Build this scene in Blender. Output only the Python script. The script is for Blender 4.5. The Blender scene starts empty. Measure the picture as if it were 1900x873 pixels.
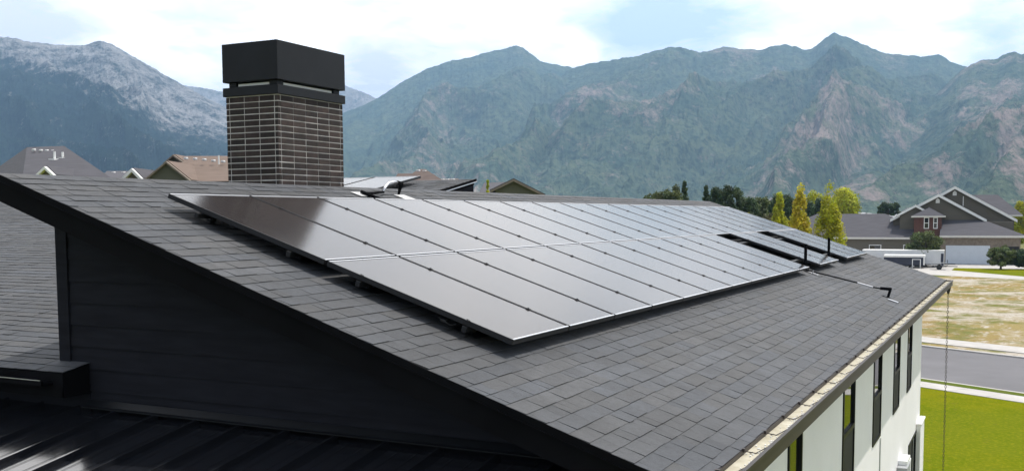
import bpy, math, random
import numpy as np
from mathutils import Vector, Matrix
R = math.radians
random.seed(7); RNG = np.random.RandomState(7)
sc = bpy.context.scene
col = sc.collection

# ------------------------------------------------------------------ camera
F, YAW, PITCH, ROLL, CX, CY = 1903.26, 0.462967, -0.079646, -0.0048166, 950.0, 553.11
CAM = np.array([-6.3435, -6.3322, -0.2023])
TH = 0.3216728                      # pitch of the main roof
def basis():
    f = np.array([math.cos(YAW)*math.cos(PITCH), math.sin(YAW)*math.cos(PITCH), math.sin(PITCH)])
    r = np.array([math.sin(YAW), -math.cos(YAW), 0.0]); u = np.cross(r, f)
    c, s = math.cos(ROLL), math.sin(ROLL)
    return c*r+s*u, -s*r+c*u, f
BR, BU, BF = basis()
cam = bpy.data.cameras.new('camera'); camo = bpy.data.objects.new('camera', cam); col.objects.link(camo)
M4 = Matrix.Identity(4)
for i in range(3):
    M4[i][0] = BR[i]; M4[i][1] = BU[i]; M4[i][2] = -BF[i]; M4[i][3] = CAM[i]
camo.matrix_world = M4
cam.sensor_fit = 'HORIZONTAL'; cam.sensor_width = 36.0; cam.lens = 36.0*F/1900.0
cam.shift_y = (CY-436.5)/1900.0
cam.clip_start = 0.05; cam.clip_end = 40000
sc.camera = camo
def ray(px, py):
    return BF + BR*(px-CX)/F - BU*(py-CY)/F
def hit(px, py, n, off):
    d = ray(px, py); n = np.array(n, float)
    return CAM + d*((off - n@CAM)/(n@d))

# ------------------------------------------------------------------ sun, sky, exposure
SUN_DIR = np.array([0.33, -0.30, 1.0]); SUN_DIR /= np.linalg.norm(SUN_DIR)
SUN_EL = math.asin(SUN_DIR[2]); SUN_AZ = math.atan2(SUN_DIR[1], SUN_DIR[0])
sl = bpy.data.lights.new('sun', 'SUN'); sl.energy = 5.0; sl.angle = R(0.5); sl.color = (1.0, 0.955, 0.89)
so = bpy.data.objects.new('sun', sl); col.objects.link(so)
so.rotation_euler = Vector(-SUN_DIR).to_track_quat('-Z', 'Y').to_euler()
world = bpy.data.worlds.new('World'); sc.world = world; world.use_nodes = True
nt = world.node_tree; nt.nodes.clear()
def N(tree, kind, **kw):
    n = tree.nodes.new(kind)
    for k, v in kw.items():
        if k in n.inputs: n.inputs[k].default_value = v
        else: setattr(n, k, v)
    return n
def ramp(tree, pts, fac=None, interp='LINEAR'):
    n = tree.nodes.new('ShaderNodeValToRGB'); cr = n.color_ramp; cr.interpolation = interp
    while len(cr.elements) < len(pts): cr.elements.new(0.5)
    for e, (p, c) in zip(cr.elements, pts):
        e.position = p; e.color = (c[0], c[1], c[2], 1) if not isinstance(c, (int, float)) else (c, c, c, 1)
    if fac is not None: tree.links.new(fac, n.inputs[0])
    return n
def mth(tree, op, a, b=None, clamp=False):
    n = tree.nodes.new('ShaderNodeMath'); n.operation = op; n.use_clamp = clamp
    for i, v in enumerate((a, b)):
        if v is None: continue
        if isinstance(v, (int, float)): n.inputs[i].default_value = v
        else: tree.links.new(v, n.inputs[i])
    return n.outputs[0]
def mixc(tree, fac, a, b, mode='MIX'):
    n = tree.nodes.new('ShaderNodeMix'); n.data_type = 'RGBA'; n.blend_type = mode
    for i, v in ((0, fac), (6, a), (7, b)):
        if isinstance(v, (int, float)): n.inputs[i].default_value = v
        elif isinstance(v, tuple): n.inputs[i].default_value = (*v[:3], 1)
        else: tree.links.new(v, n.inputs[i])
    return n.outputs[2]
sky = N(nt, 'ShaderNodeTexSky', sky_type='NISHITA', sun_disc=False, altitude=1400.0, air_density=1.0, dust_density=1.5, ozone_density=1.0)
sky.sun_elevation = SUN_EL; sky.sun_rotation = math.pi/2 - SUN_AZ
tc = N(nt, 'ShaderNodeTexCoord'); sp = N(nt, 'ShaderNodeSeparateXYZ'); nt.links.new(tc.outputs['Generated'], sp.inputs[0])
den = mth(nt, 'ADD', mth(nt, 'MAXIMUM', sp.outputs[2], 0.0), 0.16)
cmb = N(nt, 'ShaderNodeCombineXYZ')
nt.links.new(mth(nt, 'DIVIDE', sp.outputs[0], den), cmb.inputs[0]); nt.links.new(mth(nt, 'DIVIDE', sp.outputs[1], den), cmb.inputs[1])
def cnoise(scale, detail, rough, off, dist=0.0):
    mp = N(nt, 'ShaderNodeMapping'); mp.inputs['Location'].default_value = off; nt.links.new(cmb.outputs[0], mp.inputs[0])
    n = N(nt, 'ShaderNodeTexNoise', Scale=scale, Detail=detail, Roughness=rough, Distortion=dist); nt.links.new(mp.outputs[0], n.inputs[0])
    return n.outputs[0]
def dirblob(px, py, r_in, r_out, sx=1.0):
    """soft patch in the sky round a fixed direction of the world"""
    d = ray(px, py); d = d/np.linalg.norm(d)
    v = N(nt, 'ShaderNodeVectorMath', operation='DISTANCE'); v.inputs[1].default_value = tuple(d)
    nt.links.new(tc.outputs['Generated'], v.inputs[0])
    m = N(nt, 'ShaderNodeMapRange'); m.interpolation_type = 'SMOOTHSTEP'
    m.inputs[1].default_value = r_in; m.inputs[2].default_value = r_out; m.inputs[3].default_value = 1; m.inputs[4].default_value = 0
    nt.links.new(v.outputs['Value'], m.inputs[0]); return m.outputs[0]
cov = mth(nt, 'ADD', mth(nt, 'MULTIPLY', cnoise(0.85, 10, 0.62, (3.1, 0.7, 0), 0.5), 0.72), mth(nt, 'MULTIPLY', cnoise(3.4, 9, 0.62, (7.7, 2.2, 0), 0.8), 0.28))
hole = mth(nt, 'ADD', mth(nt, 'MULTIPLY', dirblob(1190, 55, 0.0, 0.105), 0.27), mth(nt, 'MULTIPLY', dirblob(1340, 60, 0.0, 0.08), 0.20))
hole = mth(nt, 'ADD', hole, mth(nt, 'MULTIPLY', dirblob(1850, 50, 0.0, 0.10), 0.30))
hole = mth(nt, 'SUBTRACT', hole, mth(nt, 'MULTIPLY', dirblob(1060, 108, 0.0, 0.035), 0.25))
# the cloud bank stands over the mountains; behind the camera the sky is mostly clear
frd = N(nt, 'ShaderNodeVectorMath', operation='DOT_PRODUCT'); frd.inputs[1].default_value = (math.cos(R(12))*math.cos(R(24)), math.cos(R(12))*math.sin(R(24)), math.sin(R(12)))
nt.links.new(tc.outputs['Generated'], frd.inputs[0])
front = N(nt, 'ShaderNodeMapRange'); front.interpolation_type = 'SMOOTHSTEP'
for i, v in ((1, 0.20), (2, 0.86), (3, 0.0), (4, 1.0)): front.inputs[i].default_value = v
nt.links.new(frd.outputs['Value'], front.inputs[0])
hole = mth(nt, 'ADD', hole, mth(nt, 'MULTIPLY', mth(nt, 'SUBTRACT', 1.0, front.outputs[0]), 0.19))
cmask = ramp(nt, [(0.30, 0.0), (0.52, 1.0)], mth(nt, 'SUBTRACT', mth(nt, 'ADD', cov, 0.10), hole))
shade = cnoise(2.3, 10, 0.6, (9.3, 4.1, 0), 0.4)
fine = cnoise(7.0, 8, 0.6, (1.3, 8.1, 0), 0.2)
sh = mth(nt, 'ADD', mth(nt, 'MULTIPLY', shade, 0.75), mth(nt, 'MULTIPLY', fine, 0.25))
sh = mth(nt, 'SUBTRACT', sh, mth(nt, 'MULTIPLY', dirblob(690, 125, 0.0, 0.05), 0.20))
sh = mth(nt, 'SUBTRACT', sh, mth(nt, 'MULTIPLY', dirblob(20, 25, 0.0, 0.09), 0.20))
ccol = ramp(nt, [(0.33, (7.6, 7.9, 8.3)), (0.44, (10.2, 10.2, 10.3)), (0.52, (12.8, 12.4, 12.0)), (0.66, (16.4, 15.4, 14.5))], sh)
# the cloud deck is brighter where the sun stands behind it
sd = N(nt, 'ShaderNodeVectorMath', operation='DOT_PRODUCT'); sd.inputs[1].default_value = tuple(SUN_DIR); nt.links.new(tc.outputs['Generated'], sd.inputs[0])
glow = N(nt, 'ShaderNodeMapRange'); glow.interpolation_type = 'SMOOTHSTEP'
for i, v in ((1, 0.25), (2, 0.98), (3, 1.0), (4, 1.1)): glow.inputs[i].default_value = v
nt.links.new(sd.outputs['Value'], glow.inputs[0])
# bright bank added in the unseen upper sky for panel reflections, weighted to nothing
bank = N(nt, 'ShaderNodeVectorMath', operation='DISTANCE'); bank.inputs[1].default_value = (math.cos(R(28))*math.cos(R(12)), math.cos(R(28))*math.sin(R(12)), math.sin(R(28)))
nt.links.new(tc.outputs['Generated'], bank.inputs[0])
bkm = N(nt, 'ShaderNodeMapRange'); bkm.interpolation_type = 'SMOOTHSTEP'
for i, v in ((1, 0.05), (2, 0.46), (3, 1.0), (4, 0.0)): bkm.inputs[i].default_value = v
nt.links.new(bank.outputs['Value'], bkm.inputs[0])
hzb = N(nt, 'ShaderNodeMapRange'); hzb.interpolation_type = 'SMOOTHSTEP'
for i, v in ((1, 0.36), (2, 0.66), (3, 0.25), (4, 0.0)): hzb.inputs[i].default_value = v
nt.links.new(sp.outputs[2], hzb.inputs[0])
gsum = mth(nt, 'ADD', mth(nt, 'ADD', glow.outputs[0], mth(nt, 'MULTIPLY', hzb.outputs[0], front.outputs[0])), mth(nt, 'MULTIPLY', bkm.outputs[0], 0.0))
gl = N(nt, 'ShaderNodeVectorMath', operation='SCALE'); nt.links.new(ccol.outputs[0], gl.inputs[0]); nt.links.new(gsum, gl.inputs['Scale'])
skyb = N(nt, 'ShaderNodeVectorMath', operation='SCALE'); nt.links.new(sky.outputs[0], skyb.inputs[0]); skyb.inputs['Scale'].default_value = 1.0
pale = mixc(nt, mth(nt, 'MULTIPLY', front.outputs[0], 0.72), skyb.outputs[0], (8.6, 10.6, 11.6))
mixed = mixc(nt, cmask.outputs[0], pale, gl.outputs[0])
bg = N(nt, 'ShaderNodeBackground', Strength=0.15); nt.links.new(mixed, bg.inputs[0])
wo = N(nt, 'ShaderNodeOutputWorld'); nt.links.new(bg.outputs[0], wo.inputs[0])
sc.view_settings.view_transform = 'Standard'; sc.view_settings.look = 'None'
sc.view_settings.exposure = -0.2; sc.view_settings.gamma = 1.0; sc.view_settings.use_curve_mapping = False
sc.cycles.max_bounces = 6; sc.cycles.volume_bounces = 0

# ------------------------------------------------------------------ materials
MATS = {}
def mat(name, base, rough=0.8, var=0.0, vscale=5.0, base2=None, metal=0.0, spec=0.5, bump=0.0, bscale=40.0, tint=False, coord='Object', detail=6.0, rvar=0.0, coat=0.0, ior=None, stretch=None, translucent=0.0):
    m = bpy.data.materials.new(name); m.use_nodes = True; t = m.node_tree
    b = t.nodes['Principled BSDF']
    b.inputs['Roughness'].default_value = rough; b.inputs['Metallic'].default_value = metal
    b.inputs['Specular IOR Level'].default_value = spec
    if coat: b.inputs['Coat Weight'].default_value = coat; b.inputs['Coat Roughness'].default_value = 0.08
    if ior: b.inputs['IOR'].default_value = ior
    c = N(t, 'ShaderNodeTexCoord'); vec = c.outputs[coord]
    if stretch:
        mp = N(t, 'ShaderNodeMapping'); mp.inputs['Scale'].default_value = stretch; t.links.new(vec, mp.inputs[0]); vec = mp.outputs[0]
    out = None
    n1 = N(t, 'ShaderNodeTexNoise', Scale=vscale, Detail=detail, Roughness=0.6); t.links.new(vec, n1.inputs[0])
    b2 = base2 or tuple(min(1, x*(1+var)) for x in base); b1 = base if base2 else tuple(x*(1-var) for x in base)
    rp = ramp(t, [(0.32, b1), (0.68, b2)], n1.outputs[0]); out = rp.outputs[0]
    if tint:
        a = N(t, 'ShaderNodeAttribute', attribute_name='tint'); out = mixc(t, 1.0, out, a.outputs[0], 'MULTIPLY')
    t.links.new(out, b.inputs['Base Color'])
    if rvar:
        mr = N(t, 'ShaderNodeMapRange'); mr.inputs[3].default_value = max(0.02, rough-rvar); mr.inputs[4].default_value = rough+rvar
        t.links.new(n1.outputs[0], mr.inputs[0]); t.links.new(mr.outputs[0], b.inputs['Roughness'])
    if bump:
        n2 = N(t, 'ShaderNodeTexNoise', Scale=bscale, Detail=4.0); t.links.new(vec, n2.inputs[0])
        bp = N(t, 'ShaderNodeBump', Strength=bump, Distance=0.02); t.links.new(n2.outputs[0], bp.inputs['Height']); t.links.new(bp.outputs[0], b.inputs['Normal'])
    if translucent:
        tr = N(t, 'ShaderNodeBsdfTranslucent'); t.links.new(out, tr.inputs[0])
        mx = N(t, 'ShaderNodeMixShader'); mx.inputs[0].default_value = translucent
        t.links.new(b.outputs[0], mx.inputs[1]); t.links.new(tr.outputs[0], mx.inputs[2])
        t.links.new(mx.outputs[0], t.nodes['Material Output'].inputs[0])
    MATS[name] = m; return m
def grain(name, scale, lo, hi):
    """multiply a material's base colour by a second, finer mottling"""
    t = MATS[name].node_tree; b = t.nodes['Principled BSDF']; l = b.inputs['Base Color'].links[0]; src = l.from_socket
    c = N(t, 'ShaderNodeTexCoord'); n = N(t, 'ShaderNodeTexNoise', Scale=scale, Detail=8.0, Roughness=0.75); t.links.new(c.outputs['Object'], n.inputs[0])
    r = ramp(t, [(0.3, lo), (0.7, hi)], n.outputs[0]); t.links.new(mixc(t, 1.0, src, r.outputs[0], 'MULTIPLY'), b.inputs['Base Color'])
mat('shingle', (0.049, 0.0505, 0.0555), 0.74, 0.22, 0.9, bump=0.6, bscale=150, tint=True, spec=0.72)
grain('shingle', 22.0, 0.72, 1.28); grain('shingle', 3.2, 0.85, 1.15)
mat('black_metal', (0.009, 0.010, 0.012), 0.45, 0.2, 3, spec=0.2)
mat('black_trim', (0.006, 0.006, 0.007), 0.8, 0.2, 3, spec=0.05)
mat('siding', (0.016, 0.0165, 0.021), 0.8, 0.18, 2.2, bump=0.12, bscale=60, spec=0.06, stretch=(1, 1, 8))
mat('seam_metal', (0.012, 0.013, 0.016), 0.13, 0.1, 1.5, spec=0.5, ior=2.2)
mat('brick', (0.034, 0.024, 0.0205), 0.9, 0.4, 14, bump=0.5, bscale=90, tint=True)
mat('mortar', (0.62, 0.585, 0.55), 0.95, 0.2, 5)
mat('stucco', (0.86, 0.835, 0.835), 0.92, 0.03, 0.9, bump=0.12, bscale=120)
mat('gutter_brown', (0.026, 0.019, 0.017), 0.5, 0.15, 3)
mat('gutter_cream', (0.36, 0.325, 0.235), 0.8, 0.25, 7, base2=(0.50, 0.465, 0.37), spec=0.2)
mat('silver', (0.62, 0.62, 0.64), 0.32, 0.05, 5, metal=0.85)
mat('galvanised', (0.55, 0.55, 0.55), 0.55, 0.1, 9, metal=0.5)
mat('glint_silver', (0.62, 0.63, 0.66), 0.38, 0.05, 5, metal=0.7)
mat('panel_frame', (0.014, 0.014, 0.015), 0.45, 0.1, 4, spec=0.35)
mat('panel_glass', (0.026, 0.021, 0.021), 0.16, 0.2, 0.8, spec=0.5, rvar=0.02, ior=1.72)
mat('window_glass', (0.012, 0.013, 0.014), 0.03, 0.1, 1, spec=0.6, ior=1.75)
mat('window_screen', (0.022, 0.022, 0.024), 0.65, 0.1, 30, spec=0.35)
mat('white_paint', (0.78, 0.78, 0.76), 0.6, 0.04, 3)
mat('offwhite', (0.62, 0.60, 0.55), 0.6, 0.06, 3)
mat('box_grey', (0.36, 0.37, 0.38), 0.6, 0.08, 6)
mat('concrete', (0.42, 0.40, 0.375), 0.9, 0.12, 1.2, bump=0.2)
mat('asphalt', (0.135, 0.132, 0.14), 0.92, 0.12, 0.35, bump=0.3, bscale=30)
mat('far_shingle', (0.072, 0.070, 0.080), 0.95, 0.14, 1.6, bump=0.4, bscale=12, stretch=(0.4, 0.4, 6))
mat('brown_shingle', (0.155, 0.112, 0.088), 0.95, 0.12, 1.8, bump=0.4, bscale=12, stretch=(0.4, 0.4, 6))
mat('rust_shingle', (0.085, 0.058, 0.048), 0.95, 0.2, 1.5)
mat('tan_siding', (0.125, 0.112, 0.088), 0.9, 0.08, 2, bump=0.3, bscale=4, stretch=(0.1, 0.1, 8))
mat('olive_siding', (0.105, 0.105, 0.075), 0.9, 0.08, 2, bump=0.3, bscale=4, stretch=(0.1, 0.1, 8))
mat('red_brick', (0.10, 0.045, 0.035), 0.9, 0.3, 6)
mat('stone_tan', (0.20, 0.165, 0.13), 0.9, 0.25, 3)
mat('garage_white', (0.55, 0.60, 0.66), 0.55, 0.03, 2)
mat('dark_inside', (0.02, 0.02, 0.02), 0.9, 0.3, 2)
mat('navy', (0.018, 0.022, 0.045), 0.35, 0.1, 2, spec=0.5)
mat('rubber', (0.02, 0.02, 0.02), 0.85, 0.1, 5)
mat('trailer_white', (0.66, 0.67, 0.69), 0.4, 0.05, 1.5)
mat('bark', (0.07, 0.055, 0.04), 0.95, 0.3, 6)
mat('leaf_dark', (0.050, 0.085, 0.028), 0.7, 0.35, 1.2, tint=True, translucent=0.25)
mat('leaf_olive', (0.095, 0.125, 0.035), 0.7, 0.3, 1.2, tint=True, translucent=0.3)
mat('leaf_bright', (0.40, 0.42, 0.014), 0.65, 0.25, 1.2, tint=True, translucent=0.4)
mat('leaf_yellow', (0.52, 0.46, 0.03), 0.65, 0.25, 1.2, tint=True, translucent=0.4)
mat('leaf_pale', (0.14, 0.14, 0.06), 0.7, 0.25, 1.2, tint=True, translucent=0.3)
mat('straw', (0.30, 0.22, 0.10), 0.9, 0.3, 2, tint=True, translucent=0.3)
mat('chain', (0.085, 0.07, 0.06), 0.5, 0.2, 9, metal=0.6)

def add_noise_mat(name, layers, rough=0.95, bump=None, bdist=0.05):
    """layers: [(scale, lo, hi, colour, detail, stretch)] blended over the first colour"""
    m = bpy.data.materials.new(name); m.use_nodes = True; t = m.node_tree; b = t.nodes['Principled BSDF']
    b.inputs['Roughness'].default_value = rough; b.inputs['Specular IOR Level'].default_value = 0.0
    c = N(t, 'ShaderNodeTexCoord'); cur = layers[0]
    for i, (s, lo, hi, colr, det, stv, off) in enumerate(layers[1:]):
        mp = N(t, 'ShaderNodeMapping'); mp.inputs['Scale'].default_value = stv; mp.inputs['Location'].default_value = (off, off*1.7, off*0.3)
        t.links.new(c.outputs['Object'], mp.inputs[0])
        n = N(t, 'ShaderNodeTexNoise', Scale=s, Detail=det, Roughness=0.62); t.links.new(mp.outputs[0], n.inputs[0])
        cur = mixc(t, ramp(t, [(lo, 0.0), (hi, 1.0)], n.outputs[0]).outputs[0], cur, colr)
    t.links.new(cur, b.inputs['Base Color'])
    if bump:
        n2 = N(t, 'ShaderNodeTexNoise', Scale=bump[0], Detail=6.0); t.links.new(c.outputs['Object'], n2.inputs[0])
        bp = N(t, 'ShaderNodeBump', Strength=bump[1], Distance=bdist); t.links.new(n2.outputs[0], bp.inputs['Height']); t.links.new(bp.outputs[0], b.inputs['Normal'])
    MATS[name] = m; return m
S1 = (1, 1, 1)
add_noise_mat('lawn', [(0.118, 0.145, 0.009), (0.12, 0.45, 0.62, (0.165, 0.165, 0.006), 5, S1, 2), (0.7, 0.45, 0.75, (0.080, 0.125, 0.004), 8, S1, 7), (9.0, 0.46, 0.70, (0.19, 0.19, 0.012), 8, S1, 1), (2.2, 0.64, 0.74, (0.14, 0.115, 0.03), 6, S1, 5)], bump=(25, 0.7))
add_noise_mat('park_grass', [(0.085, 0.12, 0.02), (1.0, 0.4, 0.7, (0.13, 0.13, 0.04), 8, S1, 2), (8.0, 0.5, 0.8, (0.08, 0.12, 0.02), 6, S1, 4)], bump=(25, 0.7))
add_noise_mat('vacant_ground', [(0.29, 0.235, 0.105), (0.12, 0.46, 0.62, (0.27, 0.195, 0.08), 6, S1, 3), (0.10, 0.48, 0.60, (0.43, 0.39, 0.33), 9, S1, 11), (1.1, 0.52, 0.66, (0.46, 0.42, 0.36), 9, (0.5, 1.6, 1), 5), (0.35, 0.50, 0.62, (0.16, 0.165, 0.055), 9, S1, 21), (3.5, 0.54, 0.7, (0.20, 0.14, 0.07), 8, S1, 9)], bump=(6, 0.9), bdist=0.15)
add_noise_mat('far_ground', [(0.13, 0.15, 0.06), (0.004, 0.45, 0.6, (0.26, 0.22, 0.13), 9, S1, 3), (0.02, 0.5, 0.65, (0.05, 0.085, 0.03), 9, S1, 8)])

# ------------------------------------------------------------------ mesh builder
def tag(o, label=None, cat=None, group=None, kind=None):
    if label: o['label'] = label
    if cat: o['category'] = cat
    if group: o['group'] = group
    if kind: o['kind'] = kind
    return o
ORG = {}
def empty(name, loc, label=None, cat=None, group=None, rot=None):
    o = bpy.data.objects.new(name, None); col.objects.link(o); o.location = tuple(loc); o.empty_display_size = 0.2
    if rot: o.rotation_euler = rot
    ORG[o.name] = np.array(loc, float); return tag(o, label, cat, group)
class MB:
    def __init__(s): s.v = []; s.f = []; s.t = []
    def quad(s, *p, tint=None):
        n = len(s.v); s.v += [tuple(map(float, q)) for q in p]; s.f.append(tuple(range(n, n+len(p)))); s.t.append(tint or (1, 1, 1)); return s
    def box(s, a, b, fr=None, tint=None):
        """axis box a..b, in frame fr=(origin, X, Y, Z) if given"""
        c = [(x, y, z) for z in (a[2], b[2]) for y in (a[1], b[1]) for x in (a[0], b[0])]
        if fr is not None:
            o, ax, ay, az = fr; c = [tuple(np.array(o)+p[0]*np.array(ax)+p[1]*np.array(ay)+p[2]*np.array(az)) for p in c]
        n = len(s.v); s.v += [tuple(map(float, p)) for p in c]
        for q in ((0, 2, 3, 1), (4, 5, 7, 6), (0, 1, 5, 4), (2, 6, 7, 3), (0, 4, 6, 2), (1, 3, 7, 5)):
            s.f.append(tuple(n+i for i in q)); s.t.append(tint or (1, 1, 1))
        return s
    def prism(s, poly, vec):
        n = len(s.v); k = len(poly); vec = np.array(vec, float)
        s.v += [tuple(map(float, p)) for p in poly] + [tuple(map(float, np.array(p)+vec)) for p in poly]
        s.f.append(tuple(range(n, n+k))); s.f.append(tuple(range(n+2*k-1, n+k-1, -1)))
        for i in range(k): j = (i+1) % k; s.f.append((n+i, n+j, n+k+j, n+k+i))
        s.t += [(1, 1, 1)]*(k+2); return s
    def tube(s, pts, r, seg=8, closed=False):
        pts = [np.array(p, float) for p in pts]; k = len(pts)
        rs = r if isinstance(r, (list, tuple)) else [r]*k
        n = len(s.v)
        for i, p in enumerate(pts):
            d = (pts[(i+1) % k]-pts[i-1]) if closed else (pts[min(i+1, k-1)]-pts[max(i-1, 0)])
            d = d/(np.linalg.norm(d)+1e-12); ref = np.array([0, 0, 1.0]) if abs(d[2]) < 0.9 else np.array([1.0, 0, 0])
            a = np.cross(d, ref); a /= np.linalg.norm(a); b = np.cross(d, a)
            for j in range(seg):
                w = 2*math.pi*j/seg; s.v.append(tuple(p+rs[i]*(math.cos(w)*a+math.sin(w)*b)))
        m = k if closed else k-1
        for i in range(m):
            for j in range(seg):
                i2 = (i+1) % k; j2 = (j+1) % seg
                s.f.append((n+i*seg+j, n+i*seg+j2, n+i2*seg+j2, n+i2*seg+j)); s.t.append((1, 1, 1))
        if not closed:
            s.f.append(tuple(n+j for j in range(seg))); s.f.append(tuple(n+(k-1)*seg+j for j in reversed(range(seg)))); s.t += [(1, 1, 1)]*2
        return s
    def build(s, name, m, parent=None, smooth=False, org=None, tint=False, recalc=True):
        o0 = np.zeros(3)
        if parent is not None: o0 = ORG[parent.name]
        elif org is not None: o0 = np.array(org, float)
        me = bpy.data.meshes.new(name)
        me.from_pydata([tuple(np.array(p)-o0) for p in s.v], [], s.f)
        me.materials.append(MATS[m])
        if tint:
            ca = me.color_attributes.new('tint', 'FLOAT_COLOR', 'CORNER')
            arr = np.ones((len(me.loops), 4), np.float32); k = 0
            for fc, t in zip(s.f, s.t):
                arr[k:k+len(fc), :3] = t; k += len(fc)
            ca.data.foreach_set('color', arr.ravel())
        me.update()
        if recalc and len(s.f) < 20000:
            import bmesh
            bm = bmesh.new(); bm.from_mesh(me); bmesh.ops.recalc_face_normals(bm, faces=bm.faces); bm.to_mesh(me); bm.free()
        if smooth: me.shade_smooth()
        o = bpy.data.objects.new(name, me); col.objects.link(o)
        if parent is not None: o.parent = parent; ORG[o.name] = o0
        else: o.location = tuple(o0); ORG[o.name] = o0
        return o
def copy_tree(o, parent=None):
    c = o.copy(); col.objects.link(c)
    if parent is not None: c.parent = parent
    for ch in list(o.children): copy_tree(ch, c)
    return c
def bevel(o, w=0.004, seg=1):
    m = o.modifiers.new('bevel', 'BEVEL'); m.width = w; m.segments = seg; m.limit_method = 'ANGLE'; return o

# roof frame of the main roof: k along X, s down the slope, h off the panel plane
def rp(k, s, h=0.0):
    return np.array([k, -s*math.cos(TH)-h*math.sin(TH), -s*math.sin(TH)+h*math.cos(TH)])
HR = -0.14
RX = np.array([1.0, 0, 0]); RS = np.array([0, -math.cos(TH), -math.sin(TH)]); RN = np.array([0, -math.sin(TH), math.cos(TH)])
GZ = -7.1                                     # ground level

# ------------------------------------------------------------------ numpy noise
PERM = RNG.permutation(256); PERM = np.concatenate([PERM, PERM, PERM])
GR = np.array([[math.cos(a), math.sin(a)] for a in np.linspace(0, 2*math.pi, 16, endpoint=False)])
def gnoise(x, y, seed=0):
    x = x+seed*17.31; y = y+seed*9.77
    xi = np.floor(x).astype(int); yi = np.floor(y).astype(int); xf = x-xi; yf = y-yi
    u = xf*xf*xf*(xf*(xf*6-15)+10); v = yf*yf*yf*(yf*(yf*6-15)+10)
    def g(i, j, dx, dy):
        h = PERM[(PERM[(xi+i) & 255]+((yi+j) & 255))] & 15
        return GR[h, 0]*dx+GR[h, 1]*dy
    n00 = g(0, 0, xf, yf); n10 = g(1, 0, xf-1, yf); n01 = g(0, 1, xf, yf-1); n11 = g(1, 1, xf-1, yf-1)
    return (n00*(1-u)+n10*u)*(1-v)+(n01*(1-u)+n11*u)*v
def fbm(x, y, o=6, seed=0, g=0.5):
    t = 0; a = 1
    for i in range(o): t = t+a*gnoise(x*2**i, y*2**i, seed+i); a *= g
    return t
def ridged(x, y, o=7, seed=0, g=0.52):
    t = 0; a = 1; w = 1.0; tot = 0
    for i in range(o):
        n = 1-np.abs(gnoise(x*2.03**i, y*2.03**i, seed+i))*2.0; n = n*n*np.sign(n)
        t = t+a*n*w; tot += a; w = np.clip(n*1.6, 0.15, 1); a *= g
    return t/tot
def sstep(a, b, x):
    t = np.clip((x-a)/(b-a), 0, 1); return t*t*(3-2*t)

# ------------------------------------------------------------------ ground, street, lots (street frame)
E1 = np.array([0.5, 0.866, 0]); E2 = np.array([0.866, -0.5, 0])
def st(u, w, z=GZ): p = E1*u+E2*w; return (p[0], p[1], z)
g = MB(); g.quad((-9000, -9000, GZ-0.012), (9000, -9000, GZ-0.012), (9000, 9000, GZ-0.012), (-9000, 9000, GZ-0.012))
tag(g.build('ground', 'far_ground'), kind='structure')
def strip(name, u0, u1, w0, w1, z, m, n=1):
    b = MB()
    for i in range(n):
        a0 = u0+(u1-u0)*i/n; a1 = u0+(u1-u0)*(i+1)/n
        b.quad(st(a0, w0, z), st(a1, w0, z), st(a1, w1, z), st(a0, w1, z))
    return tag(b.build(name, m), kind='structure')
def slab(name, u0, u1, w0, w1, z0, z1, m, seg=None):
    b = MB(); fr = (np.zeros(3), E1, E2, np.array([0, 0, 1.0]))
    if seg:
        k = int((u1-u0)/seg)
        for i in range(k): b.box((u0+i*seg+0.008, w0, z0), (u0+(i+1)*seg-0.008, w1, z1), fr)
    else: b.box((u0, w0, z0), (u1, w1, z1), fr)
    return tag(b.build(name, m), kind='structure')
strip('lawn', -90, 90, -30, 33.8, GZ, 'lawn')
slab('sidewalk', -90, 60, 33.8, 35.0, GZ-0.1, GZ+0.02, 'concrete', seg=1.5)
strip('park_strip', -90, 60, 35.0, 35.75, GZ+0.004, 'park_grass')
slab('kerb_near', -90, 60, 35.75, 35.95, GZ-0.25, GZ+0.0, 'concrete')
strip('road', -90, 60, 35.95, 45.05, GZ-0.008, 'asphalt')
slab('kerb_far', -90, 60, 45.05, 45.35, GZ-0.25, GZ+0.06, 'concrete')
strip('park_strip_far', -90, 60, 45.35, 46.4, GZ+0.03, 'vacant_ground')
slab('sidewalk_far', -90, 60, 46.4, 48.5, GZ-0.1, GZ+0.07, 'concrete', seg=1.8)
strip('vacant_lot', -150, 60, 48.5, 102.2, GZ+0.01, 'vacant_ground', 1)
def sheet(name, pts, z, m): return tag(MB().quad(*[(p[0], p[1], z) for p in pts]).build(name, m), kind='structure')
sheet('road_rear', [(83.5, -60), (150, -60), (150, 25), (132.5, 25)], GZ+0.015, 'concrete')
sheet('far_lawn', [(131.0, 1.6), (129.4, 0.2), (120.0, -6.4), (108.0, -14.8), (98, -30), (98, -40), (137.4, -40), (137.2, 1.6)], GZ+0.022, 'lawn')
b = MB(); rs = random.Random(8)
for i in range(9):
    u = rs.uniform(-60, 10); w = rs.uniform(36.5, 44.5); pts = [st(u, w, GZ-0.004)]
    for j in range(14): u += rs.uniform(0.4, 1.3)*(1 if i % 3 else 0.35); w += rs.uniform(-0.25, 0.25)+(0.5 if i % 3 == 0 else 0); pts.append(st(u, min(44.9, w), GZ-0.004))
    for a_, c_ in zip(pts[:-1], pts[1:]):
        d_ = np.array(c_)-np.array(a_); n_ = np.array([-d_[1], d_[0], 0]); n_ = n_/np.linalg.norm(n_)*0.025
        b.quad(np.array(a_)-n_, np.array(c_)-n_, np.array(c_)+n_, np.array(a_)+n_)
tag(b.build('road_crack_lines', 'rubber'), kind='structure')
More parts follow.
